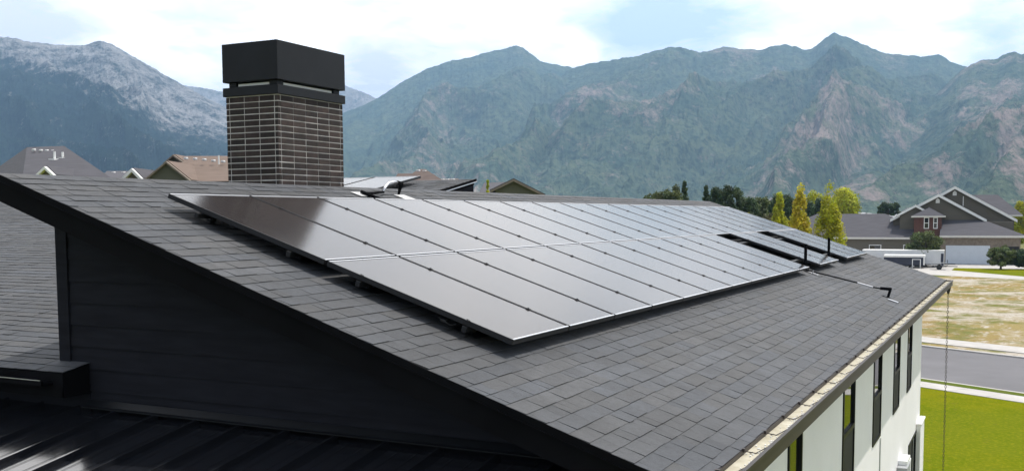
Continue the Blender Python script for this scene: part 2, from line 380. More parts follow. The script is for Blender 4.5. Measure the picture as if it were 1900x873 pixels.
# dry tufts on the vacant lot and the lawn: nobody could count them
def tufts(name, n, u0, u1, w0, w1, m, hmin, hmax, label, cat, z=GZ, patch=None, cols=((1, 1, 1),)):
    b = MB(); k = 0
    while k < n:
        u = random.uniform(u0, u1); w = random.uniform(w0, w1)
        if patch and float(gnoise(np.array(u*patch[0]), np.array(w*patch[0]), 5)) < patch[1]: 
            if random.random() < 0.9: k += 0.2; continue
        k += 1; p = np.array(st(u, w, z)); c = random.choice(cols); h = random.uniform(hmin, hmax); f = random.uniform(0.75, 1.25)
        for j in range(5):
            a = random.uniform(0, 6.28); d = np.array([math.cos(a), math.sin(a), 0]); q = np.array([-d[1], d[0], 0])*h*0.22
            base = p+d*random.uniform(0, h*0.5); top = base+d*h*random.uniform(0.1, 0.6)+np.array([0, 0, h*random.uniform(0.6, 1.0)])
            b.quad(base-q, base+q, top, tint=tuple(x*f for x in c))
    o = b.build(name, m, tint=True, recalc=False); tag(o, label, cat, kind='stuff'); return o
tufts('dry_grass', 9000, -75, -10, 48.8, 102, 'straw', 0.08, 0.30, 'dry straw coloured grass tufts growing across the vacant lot', 'grass', patch=(0.12, -0.05),
      cols=((1, 1, 1), (1.15, 0.85, 0.6), (0.6, 0.75, 0.5), (0.9, 0.9, 0.9)))
tufts('lawn_grass', 16000, -32, 2, 20, 33.7, 'leaf_bright', 0.02, 0.05, 'short green grass blades of the lawn beside the white house', 'grass', cols=((0.30, 0.33, 0.5), (0.38, 0.36, 0.5), (0.25, 0.30, 0.4)))

# ------------------------------------------------------------------ mountains
def mountain_mat(name, forest, brush, rock, rock2, lo=0.30, hi=0.85):
    m = bpy.data.materials.new(name); m.use_nodes = True; t = m.node_tree; b = t.nodes['Principled BSDF']
    b.inputs['Roughness'].default_value = 1.0; b.inputs['Specular IOR Level'].default_value = 0.0
    c = N(t, 'ShaderNodeTexCoord'); a = N(t, 'ShaderNodeAttribute', attribute_name='rock')
    def nz(s, d=8.0, r=0.65, off=0):
        mp = N(t, 'ShaderNodeMapping'); mp.inputs['Location'].default_value = (off, off, off); t.links.new(c.outputs['Object'], mp.inputs[0])
        n = N(t, 'ShaderNodeTexNoise', Scale=s, Detail=d, Roughness=r); t.links.new(mp.outputs[0], n.inputs[0]); return n.outputs[0]
    veg = mixc(t, ramp(t, [(0.38, 0.0), (0.62, 1.0)], nz(0.006, 10, 0.7)).outputs[0], forest, brush)
    veg = mixc(t, ramp(t, [(0.45, 0.0), (0.62, 1.0)], nz(0.05, 8, 0.7, 300)).outputs[0], veg, tuple(x*0.5 for x in forest))
    rk = mixc(t, ramp(t, [(0.35, 0.0), (0.65, 1.0)], nz(0.01, 10, 0.75, 900)).outputs[0], rock, rock2)
    f = mth(t, 'ADD', a.outputs['Fac'], mth(t, 'MULTIPLY', mth(t, 'SUBTRACT', nz(0.016, 14, 0.82, 77), 0.5), 3.1))
    f = mth(t, 'ADD', f, mth(t, 'MULTIPLY', mth(t, 'SUBTRACT', nz(0.09, 8, 0.8, 177), 0.5), 1.6))
    fm = ramp(t, [(lo, 0.0), (hi, 1.0)], f)
    out = mixc(t, fm.outputs[0], veg, rk); t.links.new(out, b.inputs['Base Color'])
    bp = N(t, 'ShaderNodeBump', Strength=0.9, Distance=13.0); t.links.new(nz(0.03, 10, 0.75, 40), bp.inputs['Height']); t.links.new(bp.outputs[0], b.inputs['Normal'])
    MATS[name] = m
mountain_mat('pale_mountain', (0.008, 0.020, 0.016), (0.022, 0.036, 0.026), (0.19, 0.18, 0.175), (0.38, 0.365, 0.36), 0.38, 0.80)
mountain_mat('green_mountain', (0.064, 0.104, 0.080), (0.130, 0.162, 0.102), (0.22, 0.18, 0.165), (0.36, 0.29, 0.26), 0.34, 0.78)
def mountain(name, sil, Rc, Rb, m, seed, rockf, nx=760, ny=230, spur=420.0, skew=0.5, amp=0.24, jag=0.006, fexp=1.25, back=0.12, zb=None, wander=0.10, smoothsil=0):
    px = np.linspace(sil[0][0], sil[-1][0], nx)
    py = np.interp(px, [p[0] for p in sil], [p[1] for p in sil])
    w = max(1, int(nx*10/(sil[-1][0]-sil[0][0]))); ker = np.hanning(w+2)[1:-1] if w > 1 else np.ones(1); ker /= ker.sum()
    pys = np.convolve(np.pad(py, w, 'edge'), ker, 'same')[w:-w]
    X = np.zeros((ny, nx)); Y = X.copy(); Z = X.copy(); Tt = X.copy(); U = X.copy(); V = X.copy()
    t = np.concatenate([np.linspace(0, 1, ny-24), 1+back*np.linspace(0.05, 1, 24)])
    for i in range(nx):
        d = ray(px[i], pys[i]); h = math.hypot(d[0], d[1]); tz = d[2]/h; dx, dy = d[0]/h, d[1]/h
        az = math.atan2(dy, dx)
        rc = Rc*(1+wander*float(fbm(np.array(az*5.0), np.array(0.3), 3, seed)))
        r = Rb+(rc-Rb)*t
        X[:, i] = CAM[0]+dx*r; Y[:, i] = CAM[1]+dy*r
        z0 = GZ-1 if zb is None else zb; H = CAM[2]+tz*rc-z0
        Hs = H*(1+jag*float(fbm(np.array(az*160.0), np.array(1.7), 5, seed+3, 0.6)))
        prof = np.where(t <= 1, np.clip(t, 0, 1)**fexp, 1-(t-1)/back*0.55)
        Z[:, i] = z0+Hs*prof; U[:, i] = az*Rc; V[:, i] = r; Tt[:, i] = t
    Tc = np.clip(Tt, 0, 1)
    H0 = Z.max(axis=0)[None, :]-GZ
    wx = fbm(U/spur*0.8, V/spur*0.6, 3, seed+40)*0.55
    ru = (U+skew*V)/spur+wx; rv = V/(spur*2.6)+wx*0.4
    rg = ridged(ru, rv, 8, seed)
    env = np.sin(np.pi*np.clip(Tc, 0, 1)**0.85)**0.8*np.where(Tt > 1, 0, 1)
    Z += amp*H0*(rg-0.45)*env
    Z += 0.013*H0*fbm(U/spur*14, V/spur*14, 6, seed+9, 0.68)*np.clip(Tc*3, 0, 1)*np.clip((1.02-Tc)*14, 0.22, 1)
    rk = rockf(px[None, :]+0*Tt, Tt, rg, U/spur, V/spur)
    vs = np.stack([X, Y, Z], -1).reshape(-1, 3)
    idx = np.arange(ny*nx).reshape(ny, nx)
    q = np.stack([idx[:-1, :-1], idx[:-1, 1:], idx[1:, 1:], idx[1:, :-1]], -1).reshape(-1, 4)
    me = bpy.data.meshes.new(name)
    me.vertices.add(len(vs)); me.vertices.foreach_set('co', vs.ravel())
    me.loops.add(q.size); me.loops.foreach_set('vertex_index', q.ravel()[::-1].copy())
    me.polygons.add(len(q)); me.polygons.foreach_set('loop_start', np.arange(0, q.size, 4)); me.polygons.foreach_set('loop_total', np.full(len(q), 4))
    me.update(); me.validate()
    at = me.attributes.new('rock', 'FLOAT', 'POINT'); at.data.foreach_set('value', rk.reshape(-1).astype(np.float32))
    me.shade_smooth(); me.materials.append(MATS[m])
    o = bpy.data.objects.new(name, me); col.objects.link(o); tag(o, kind='structure'); return o
SIL_BACK = [(300, 150), (340, 158), (380, 163), (410, 170), (430, 173), (480, 176), (540, 172), (600, 164), (628, 157), (640, 159), (655, 165), (672, 170), (700, 183), (740, 215), (800, 270)]
SIL_LEFT = [(-160, 40), (-100, 55), (-40, 62), (0, 68), (25, 71), (60, 79), (85, 82), (112, 83), (150, 84), (168, 79), (187, 75), (205, 80), (222, 90), (240, 101), (262, 113), (285, 127), (300, 136), (340, 158), (380, 180), (420, 200), (480, 226), (560, 262), (640, 300), (720, 345)]
SIL_CENTRE = [(400, 345), (470, 305), (540, 262), (590, 235), (640, 208), (672, 196), (700, 182), (740, 156), (765, 142), (790, 128), (830, 114), (855, 110), (880, 104), (905, 96), (925, 93), (940, 90), (958, 84), (972, 90), (985, 100), (1000, 113), (1020, 118), (1040, 121), (1065, 126), (1090, 140), (1130, 165), (1180, 200), (1260, 260)]
SIL_RIGHT = [(820, 360), (900, 290), (960, 225), (1010, 170), (1050, 133), (1068, 124), (1085, 120), (1110, 115), (1140, 111), (1165, 106), (1185, 104), (1210, 95), (1235, 89), (1255, 87), (1280, 92), (1298, 99), (1312, 96), (1330, 91), (1345, 88), (1370, 91), (1390, 92), (1415, 92), (1435, 86), (1455, 83), (1475, 85), (1492, 93), (1505, 90), (1518, 82), (1532, 70), (1548, 60), (1556, 64), (1572, 69), (1595, 79), (1615, 88), (1640, 98), (1660, 100), (1690, 104), (1720, 105), (1738, 101), (1747, 102), (1762, 114), (1778, 119), (1792, 124), (1830, 140), (1900, 170), (2000, 200), (2060, 210)]
SIL_FRONT = [(1330, 392), (1400, 372), (1470, 345), (1540, 316), (1600, 284), (1660, 238), (1700, 206), (1745, 166), (1772, 140), (1793, 123), (1806, 118), (1820, 112), (1850, 109), (1868, 98), (1882, 96), (1895, 101), (1905, 99), (1960, 84), (2060, 70)]
def rk_left(px, t, rg, u, v):
    lim = np.interp(px, [-160, 0, 100, 200, 300, 400, 720], [0.76, 0.79, 0.69, 0.58, 0.52, 0.58, 0.8])
    return 0.12+0.55*sstep(lim-0.06, lim+0.14, t+0.12*(rg-0.5))+0.10*(rg-0.5)
def rk_back(px, t, rg, u, v): return 0.45+0.35*sstep(0.3, 0.9, t)+0.1*(rg-0.5)
def rk_centre(px, t, rg, u, v):
    n = fbm(u*1.9, v*1.2, 5, 61)
    low = np.exp(-((px-790)/120)**2)*sstep(0.75, 0.15, t)*0.25
    return 0.12+low+0.30*np.exp(-((px-960)/28)**2)*sstep(0.84, 0.97, t)+0.20*sstep(0.02, 0.40, n)*sstep(1.0, 0.5, t)+0.22*(rg-0.5)
def rk_right(px, t, rg, u, v):
    n = fbm(u*2.0, v*1.2, 5, 23)
    return 0.14+0.33*sstep(0.05, 0.40, n)+0.24*(rg-0.45)+0.12*sstep(0.6, 0.0, t)
def rk_front(px, t, rg, u, v):
    n = fbm(u*2.2, v*1.6, 5, 91)
    return 0.17+0.42*sstep(0.0, 0.30, n)+0.24*(rg-0.45)
mountain('mountain_back', SIL_BACK, 6400, 5100, 'pale_mountain', 5, rk_back, nx=380, ny=120, spur=420)
mountain('mountain_left', SIL_LEFT, 4500, 1850, 'pale_mountain', 11, rk_left, spur=420, skew=-0.55, amp=0.20)
mountain('mountain_centre', SIL_CENTRE, 5300, 2000, 'green_mountain', 21, rk_centre, spur=950, skew=0.45, amp=0.34)
mountain('mountain_right', SIL_RIGHT, 4900, 1650, 'green_mountain', 31, rk_right, nx=1100, ny=280, spur=1050, skew=0.6, amp=0.36)
mountain('mountain_front', SIL_FRONT, 3700, 1250, 'green_mountain', 47, rk_front, nx=620, ny=240, spur=620, skew=0.55, amp=0.30)

# ------------------------------------------------------------------ haze: the air between here and the mountains
hz = MB().box((-2500, -6500, GZ-1.2), (8600, 7800, 1080)).build('haze', 'lawn')
hm = bpy.data.materials.new('haze'); hm.use_nodes = True; t = hm.node_tree; t.nodes.remove(t.nodes['Principled BSDF'])
pv = N(t, 'ShaderNodeVolumePrincipled', Density=0.000125, Anisotropy=0.1); pv.inputs['Color'].default_value = (0.40, 0.66, 1.0, 1)
t.links.new(pv.outputs[0], t.nodes['Material Output'].inputs['Volume'])
hz.data.materials.clear(); hz.data.materials.append(hm)
tag(hz, 'thin pale blue haze in front of the far mountains', 'haze', kind='stuff')

# ------------------------------------------------------------------ shingled slopes
def shingles(name, org, U, S, Nn, ulen, slen, parent, expo=0.143, m='shingle', seed=1, poly=None, tw=(0.08, 0.26), th=(0.002, 0.0075)):
    rs = random.Random(seed); b = MB(); org = np.array(org, float); U = np.array(U); S = np.array(S); Nn = np.array(Nn)
    rows = int(math.ceil(slen/expo))
    b.quad(org, org+U*ulen, org+U*ulen+S*slen, org+S*slen, tint=(0.6, 0.6, 0.6))
    for r in range(rows):
        s0 = max(0.0, r*expo-0.004); s1 = min(slen, (r+1)*expo); u = -rs.uniform(0, 0.3); thick = rs.random() < 0.5
        rowt = rs.uniform(0.88, 1.12); nap = 0
        while u < ulen:
            wdt = rs.uniform(*tw); a = max(0, u); e = min(ulen, u+wdt-0.0045); u += wdt
            if e <= a+0.01: continue
            if nap <= 0: pack = rs.uniform(0.90, 1.10); hue = rs.uniform(-0.05, 0.09); nap = rs.randint(2, 5)
            nap -= 1
            if poly and not poly((a+e)/2, (s0+s1)/2): continue
            h = rs.uniform(*((th[0]+0.5*(th[1]-th[0]), th[1]) if thick else (th[0], th[0]+0.4*(th[1]-th[0])))); thick = not thick if rs.random() < 0.8 else thick
            j = rs.uniform(-0.004, 0.004); c = rowt*pack*rs.uniform(0.87, 1.13)
            tt = (c*(1-hue*0.7), c*(1+0.01), c*(1+hue))
            p0 = org+U*a+S*s0+Nn*0.002; p1 = org+U*e+S*s0+Nn*0.002
            q0 = org+U*a+S*(s1+j)+Nn*(h+0.002); q1 = org+U*e+S*(s1+j)+Nn*(h+0.002); z0 = q0-Nn*h; z1 = q1-Nn*h
            n = len(b.v); b.v += [tuple(x) for x in (p0, p1, q1, q0, z0, z1)]
            b.f += [(n, n+3, n+2, n+1), (n+3, n+4, n+5, n+2), (n, n+4, n+3), (n+1, n+2, n+5)]; b.t += [tt, (0.5, 0.5, 0.5), tt, tt]
    return b.build(name, m, parent, tint=True, recalc=False)

# ------------------------------------------------------------------ the main house
K0, K1, S0, S1_ = -0.90, 19.50, -0.91, 5.03
YW, XE, XG = -4.29, 18.85, -0.45          # white wall, far end, gable wall
house = empty('house', (9, -1.8, GZ), 'large white house with black gable, grey shingle roof and brown chimney in the foreground', 'house')
shingles('main_roof', rp(K0, S0, HR), RX, RS, RN, K1-K0, S1_-S0, house, seed=3)
b = MB()                                   # roof deck and ridge trim under the shingles
b.box((K0+0.02, S0+0.02, -0.10), (K1-0.02, S1_-0.02, -0.004), (rp(0, 0, HR), RX, RS, RN))
b.build('roof_deck', 'black_trim', house)
b = MB(); Ut = np.array([0, 0, 1.0])
def fascia(x0, x1):
    p = [rp(x0, S0-0.01, HR)+Ut*-0.012, rp(x0, S1_-0.02, HR)+Ut*-0.012, rp(x0, S1_-0.02, HR)+Ut*-0.215, rp(x0, S0-0.01, HR)+Ut*-0.215]
    return MB().prism(p, (x1-x0, 0, 0)).build('fascia_board', 'black_trim', house)
fascia(K0+0.012, K0+0.05); fascia(K1-0.05, K1-0.012)
def drip(x0, x1):
    a = rp(x0, S0, HR); c = rp(x0, S1_, HR)
    p = [a+Ut*0.001, c+Ut*0.001, c+Ut*-0.045, a+Ut*-0.045]
    o = MB().prism(p, (x1-x0, 0, 0)); a2 = a+Ut*-0.045; c2 = c+Ut*-0.045
    x2 = x0-0.012 if x0 < 5 else x0+0.0
    o.prism([np.array((x2, a2[1], a2[2])), np.array((x2, c2[1], c2[2])), np.array((x2, c2[1], c2[2]-0.008)), np.array((x2, a2[1], a2[2]-0.008))], (x1-x0+0.012, 0, 0))
    return o.build('drip_edge', 'black_trim', house)
drip(K0-0.004, K0+0.010); drip(K1-0.010, K1+0.004)
# soffit under the near rake
b = MB(); a = rp(K0+0.052, S0+0.05, HR)+Ut*-0.20; c = rp(K0+0.052, S1_-0.03, HR)+Ut*-0.20
b.prism([a, c, c+Ut*-0.012, a+Ut*-0.012], (XG-K0-0.052+0.02, 0, 0)); b.build('soffit', 'black_trim', house)
b = MB().box((XG+0.01, -4.72, -1.905), (K1-0.06, YW-0.004, -1.885)); b.build('eave_soffit', 'black_trim', house)
# gable wall with lap siding
def roof_z(y): return (y*math.sin(TH)+HR)/math.cos(TH)
b = MB(); yb0, yb1 = 0.77, YW
zt = -0.25+0.0; k = 0; z = -1.78
pl = [(XG, yb0, GZ), (XG, yb1, GZ), (XG, yb1, roof_z(yb1)-0.13), (XG, yb0, roof_z(yb0)-0.13)]
b.prism(pl, (0.12, 0, 0)); b.build('gable_wall', 'siding', house)
b = MB()
while z < 0.2:
    zz = z+0.178; ymax = 0.655
    # each board ends where the roof cuts it
    yl = max(YW+0.01, ((z+0.215)*math.cos(TH)-HR)/math.sin(TH)+0.02); 
    if yl < ymax-0.05:
        yu = max(yl, min(ymax-0.02, ((zz+0.215)*math.cos(TH)-HR)/math.sin(TH)+0.02))
        b.prism([(XG-0.016, ymax, z), (XG-0.016, yl, z), (XG-0.004, yu, zz), (XG-0.004, ymax, zz)], (0.014, 0, 0))
    z = zz
b.build('lap_siding', 'siding', house)
b = MB().box((XG-0.026, 0.66, -1.55), (XG-0.002, 0.785, -0.10)).box((XG-0.004, 0.772, -1.55), (XG+0.12, 0.786, -0.10)); b.build('corner_board', 'siding', house)
b = MB().box((XG+0.0, 0.62, GZ), (15.5, 0.77, -0.05)); b.build('back_wall', 'siding', house)
b = MB().prism([(XE, YW+0.01, GZ), (XE, 0.76, GZ), (XE, 0.76, roof_z(0.76)-0.13), (XE, YW+0.01, roof_z(YW)-0.13)], (-0.12, 0, 0)); b.build('end_wall', 'stucco', house)
# white wall with its window openings
WIN = [(1.85, 2.66, -3.84, -1.98), (3.87, 4.57, -3.84, -1.98), (7.35, 8.36, -3.84, -1.98), (10.38, 11.36, -3.84, -1.98), (13.18, 14.14, -3.82, -1.98), (15.62, 16.44, -3.80, -1.98), (16.28, 18.0, -6.25, -5.01)]
xs = sorted({XG, XE} | {w[0] for w in WIN} | {w[1] for w in WIN}); zs = sorted({GZ, -1.885} | {w[2] for w in WIN} | {w[3] for w in WIN})
b = MB()
for i in range(len(xs)-1):
    for j in range(len(zs)-1):
        cx_, cz_ = (xs[i]+xs[i+1])/2, (zs[j]+zs[j+1])/2
        if any(w[0] < cx_ < w[1] and w[2] < cz_ < w[3] for w in WIN): continue
        b.quad((xs[i], YW, zs[j]), (xs[i+1], YW, zs[j]), (xs[i+1], YW, zs[j+1]), (xs[i], YW, zs[j+1]))
for (x0, x1, z0, z1) in WIN:
    b.quad((x0, YW, z0), (x0, YW+0.12, z0), (x0, YW+0.12, z1), (x0, YW, z1)).quad((x1, YW, z0), (x1, YW, z1), (x1, YW+0.12, z1), (x1, YW+0.12, z0))
    b.quad((x0, YW, z0), (x1, YW, z0), (x1, YW+0.12, z0), (x0, YW+0.12, z0)).quad((x0, YW, z1), (x0, YW+0.12, z1), (x1, YW+0.12, z1), (x1, YW, z1))
b.build('white_wall', 'stucco', house, recalc=False)
for (x0, x1, z0, z1) in WIN:
    f = MB(); t_ = 0.045; y0 = YW-0.018; y1 = YW+0.05
    f.box((x0, y0, z0), (x0+t_, y1, z1)).box((x1-t_, y0, z0), (x1, y1, z1)).box((x0+t_, y0, z0), (x1-t_, y1, z0+t_)).box((x0+t_, y0, z1-t_), (x1-t_, y1, z1))
    low = z1 < -4; zm = z0+(z1-z0)*(0.40 if not low else 0.5)
    if low: xm = (x0+x1)/2; f.box((xm-0.03, y0, z0+t_), (xm+0.03, y1, z1-t_))
    else: f.box((x0+t_, y0, zm-0.03), (x1-t_, y1, zm+0.03))
    w = f.build('window', 'black_metal', house)
    p = MB().box((x0+t_, YW+0.012, z0+t_), (x1-t_, YW+0.02, z1-t_)); p.build('pane', 'window_glass', w)
    if not low:
        p = MB().box((x0+t_, YW+0.000, z0+t_), (x1-t_, YW+0.004, zm-0.03)); p.build('insect_screen', 'window_screen', w)
    else:
        p = MB().box((x0+t_, YW+0.000, z0+t_), (xm-0.03, YW+0.004, z1-t_)); p.build('insect_screen', 'window_screen', w)
b = MB().box((11.37, YW-0.012, GZ), (11.46, YW-0.002, -3.9)); b.build('wall_joint', 'box_grey', house)
b = MB().box((XE-0.9, YW-0.10, GZ), (XE+0.06, YW-0.003, -4.90)).box((XE-0.92, YW-0.12, -4.90), (XE+0.08, YW-0.003, -4.85)); bevel(b.build('wall_buttress', 'stucco', house), 0.01)
# gutter
gz0, gz1 = -1.835, -1.725; gy0, gy1 = -4.735, -4.875
b = MB()
b.box((K0, gy0+0.0, gz0), (K1, gy0+0.014, gz1+0.0)).box((K0, gy1, gz0-0.008), (K1, gy0+0.014, gz0))
gut = b.build('gutter', 'gutter_brown', house)
b = MB().box((K0+0.01, gy1+0.013, gz0+0.002), (K1-0.01, gy0-0.002, gz0+0.080)); b.build('gutter_lining', 'gutter_cream', gut)
b = MB().box((K0, gy1, gz0), (K1, gy1+0.012, gz1)).box((K0, gy1-0.012, gz1-0.02), (K1, gy1+0.016, gz1+0.004)).box((K0, gy1, gz0), (K0+0.006, gy0, gz1)).box((K1-0.006, gy1, gz0), (K1, gy0, gz1))
b.build('gutter_lip', 'gutter_brown', gut)
x = -0.4; nb = 0
while x < K1:
    b = MB()
    b.tube([(x, gy0-0.005, gz1-0.005), (x+0.05, (gy0+gy1)/2, gz1-0.025), (x+0.22, gy1+0.02, gz1-0.008)], 0.0035, 5)
    b.tube([(x+0.05, (gy0+gy1)/2+0.02, gz1-0.02), (x+0.02, (gy0+gy1)/2+0.03, gz0+0.09)], 0.004, 5)
    b.box((x-0.014, gy0-0.012, gz1-0.012), (x+0.014, gy0+0.02, gz1+0.012)).build('gutter_bracket', 'gutter_brown', gut); x += 0.62; nb += 1
# fallen grit and seeds lying along the gutter edge
b = MB(); rs = random.Random(4)
for i in range(900):
    x = rs.uniform(K0, K1); y = gy1+0.025+abs(rs.gauss(0, 0.03)); s_ = rs.uniform(0.003, 0.010)
    if y < gy0-0.01: b.box((x, y, gz0+0.080), (x+s_*1.6, y+s_, gz0+0.080+s_))
b.build('gutter_debris', 'white_paint', gut)

# chimney
ch = empty('chimney_stack', (3.27, 1.4, -1), None); ch.parent = None
col.objects.unlink(ch); bpy.data.objects.remove(ch)
CXN, CYN, CXF, CYF = 2.672, 1.02, 3.878, 1.755
b = MB().box((CXN+0.008, CYN+0.008, -2.0), (CXF-0.008, CYF-0.008, 1.145)); chim = b.build('chimney', 'mortar', house)
b = MB(); rs = random.Random(12); ch_ = 0.0665; rowz = 1.14-ch_
def face_bricks(p0, dirv, nrm, length, cols, z, edge):
    q = edge; 
    ww = (length-2*edge)/cols
    spans = [(0.0, edge)]+[(edge+i*ww, edge+(i+1)*ww) for i in range(cols)]+[(length-edge, length)]
    for (a, e) in spans:
        c = rs.uniform(0.6, 1.6); wv = rs.uniform(0.92, 1.04)
        j1, j2 = rs.uniform(-0.0015, 0.0015), rs.uniform(0.004, 0.009)
        b.box((a+0.0055+j1, -0.0, z+0.0055+j1*0.6), (e-0.0055+j1, j2, z+ch_-0.0055+j1*0.6), (np.array(p0), dirv, nrm, Ut), tint=(c, c*wv, c*wv))
while rowz > -0.7:
    LX = CXF-CXN; LY = CYF-CYN
    face_bricks((CXN, CYN+0.010, 0), RX, np.array([0, -1.0, 0]), LX, 5, rowz, 0.055)
    face_bricks((CXN+0.010, CYN, 0), np.array([0, 1.0, 0]), -RX, LY, 3, rowz, 0.05)
    face_bricks((CXN, CYF-0.010, 0), RX, np.array([0, 1.0, 0]), LX, 5, rowz, 0.055)
    face_bricks((CXF-0.010, CYN, 0), np.array([0, 1.0, 0]), RX, LY, 3, rowz, 0.05)
    rowz -= ch_
b.build('chimney_bricks', 'brick', chim, tint=True)
e_ = 0.022
b = MB().box((CXN-e_, CYN-e_, 1.146), (CXF+e_, CYF+e_, 1.243)).box((CXN+0.03, CYN+0.03, 1.12), (CXF-0.03, CYF-0.03, 1.146)); bevel(b.build('chimney_band', 'black_metal', chim), 0.004)
b = MB(); zg0, zg1 = 1.243, 1.302
for (x0, x1) in ((CXN+0.03, CXN+0.14), (CXF-0.14, CXF-0.03)):
    for (y0, y1) in ((CYN+0.03, CYN+0.13), (CYF-0.13, CYF-0.03)): b.box((x0, y0, zg0), (x1, y1, zg1))
b.box((CXN+0.03, CYN+0.03, zg0), (CXF-0.03, CYF-0.03, zg0+0.014))
b.build('cap_posts', 'black_metal', chim)
MB().box((CXN+0.16, CYN+0.045, zg0+0.015), (CXF-0.16, CYF-0.045, zg0+0.043)).box((CXN+0.045, CYN+0.15, zg0+0.015), (CXF-0.045, CYF-0.15, zg0+0.043)).build('flue_flashing', 'white_paint', chim)  # white colour stands in for the sky reflected in the metal flashing
b = MB().box((CXN-e_, CYN-e_, zg1), (CXF+e_, CYF+e_, 1.725)); bevel(b.build('chimney_cap', 'black_metal', chim), 0.005)

# low rear roof (2 in 12, rising away), its eave, its gable
WS = 0.177; AW = math.atan(WS); WU = np.array([0, 1.0, 0]); WSd = np.array([-math.cos(AW), 0, -math.sin(AW)]); WN = np.array([-math.sin(AW), 0, math.cos(AW)])
def wz(x): return -1.37+WS*(x+0.45)
xt = 9.92
shingles('rear_roof', (xt, 2.5, wz(xt)), WU, WSd, WN, 11.0, (xt+0.73)/math.cos(AW), house, seed=9)
shingles('side_roof', (2.45, 0.786, wz(2.45)), WU, WSd, WN, 1.714, (2.45-XG)/math.cos(AW), house, seed=10)
shingles('corner_roof', (XG-0.002, 0.45, wz(XG-0.002)), WU, WSd, WN, 2.05, (0.278)/math.cos(AW), house, seed=11)
b = MB()
b.prism([(-0.72, 2.52, wz(-0.72)-0.004), (xt-0.02, 2.52, wz(xt-0.02)-0.004), (xt-0.02, 2.52, wz(xt)-0.10), (-0.72, 2.52, wz(-0.72)-0.10)], (0, 10.9, 0))
b.prism([(-0.72, 0.47, wz(-0.72)-0.004), (XG-0.03, 0.47, wz(XG-0.03)-0.004), (XG-0.03, 0.47, wz(XG)-0.10), (-0.72, 0.47, wz(-0.72)-0.10)], (0, 2.04, 0))
b.prism([(XG-0.029, 0.79, wz(XG-0.03)-0.006), (2.44, 0.79, wz(2.44)-0.006), (2.44, 0.79, wz(2.44)-0.10), (XG-0.029, 0.79, wz(XG)-0.10)], (0, 1.70, 0))
b.build('rear_deck', 'black_trim', house)
b = MB().prism([(8.0, 2.53, wz(8)-0.10), (xt-0.03, 2.53, wz(xt)-0.10), (xt-0.03, 2.53, -1.2), (8.0, 2.53, -1.2)], (0, 0.10, 0)).box((xt-0.13, 2.63, -1.2), (xt-0.03, 13.4, wz(xt)-0.11)); b.build('rear_gable_wall', 'siding', house)
b = MB().prism([(7.5, 2.485, wz(7.5)+0.006), (xt+0.01, 2.485, wz(xt)+0.006), (xt+0.01, 2.485, wz(xt)-0.035), (7.5, 2.485, wz(7.5)-0.035)], (0, 0.03, 0)); b.build('rear_fascia', 'black_trim', house)
b = MB().prism([(7.5, 2.478, wz(7.5)-0.036), (xt+0.01, 2.478, wz(xt)-0.036), (xt+0.01, 2.478, wz(xt)-0.052), (7.5, 2.478, wz(7.5)-0.052)], (0, 0.04, 0)); b.build('rear_drip_edge', 'silver', house)
# box eave and its gutter at the left
b = MB().box((-0.725, 0.452, -1.62), (XG-0.002, 13.4, -1.545)).prism([(-0.725, 0.45, wz(-0.72)-0.006), (XG-0.03, 0.45, wz(XG-0.03)-0.006), (XG-0.03, 0.45, -1.62), (-0.725, 0.45, -1.62)], (0, 0.02, 0)).box((-0.73, 0.452, -1.545), (-0.705, 13.4, wz(-0.72)-0.012))
b.build('box_eave', 'black_trim', house)
b = MB().box((XG-0.02, 0.80, -2.6), (XG+0.10, 13.4, -1.56)).box((XG-0.02, 0.455, -1.80), (XG-0.002, 0.80, -1.60)); b.build('rear_wall', 'siding', house)
b = MB().box((-0.84, 0.56, -1.512), (-0.83, 13.4, -1.475)).box((-0.84, 0.56, -1.517), (-0.735, 13.4, -1.512)).box((-0.84, 0.56, -1.517), (-0.735, 0.566, -1.48)); b.build('eave_gutter', 'black_trim', house)
b = MB().box((-0.843, 0.58, -1.476), (-0.836, 13.4, -1.472)); b.build('eave_gutter_rim', 'silver', house)
# standing seam lean-to roof
MS = 0.165; AM = math.atan(MS)
def mz(x): return -1.745+MS*(x-XG)
b = MB(); b.prism([(XG-0.005, 3.4, mz(XG)), (-3.4, 3.4, mz(-3.4)), (-3.4, 3.4, mz(-3.4)-0.05), (XG-0.005, 3.4, mz(XG)-0.05)], (0, -7.55, 0)); mr = b.build('metal_roof', 'seam_metal', house)
yy = 3.1; b = MB()
while yy > -4.1:
    b = MB(); b.prism([(XG-0.07, yy, mz(XG-0.07)+0.001), (-3.4, yy, mz(-3.4)+0.001), (-3.4, yy, mz(-3.4)+0.040), (XG-0.07, yy, mz(XG-0.07)+0.040)], (0, -0.022, 0))
    for ribs in (0.145, 0.29):
        b.prism([(XG-0.07, yy-ribs, mz(XG-0.07)+0.0005), (-3.4, yy-ribs, mz(-3.4)+0.0005), (-3.4, yy-ribs-0.012, mz(-3.4)+0.0018), (XG-0.07, yy-ribs-0.012, mz(XG-0.07)+0.0018)], (0, -0.012, 0))
    bevel(b.build('standing_seam', 'seam_metal', mr), 0.0025); yy -= 0.4275
b = MB().prism([(XG-0.018, 0.46, mz(XG)+0.075), (XG-0.026, 0.46, mz(XG)+0.075), (XG-0.075, 0.46, mz(XG-0.075)+0.046), (XG-0.105, 0.46, mz(XG-0.105)+0.043), (XG-0.105, 0.46, mz(XG-0.105)+0.036), (XG-0.018, 0.46, mz(XG)+0.048)], (0, -4.6, 0)); b.build('wall_flashing', 'black_metal', house)

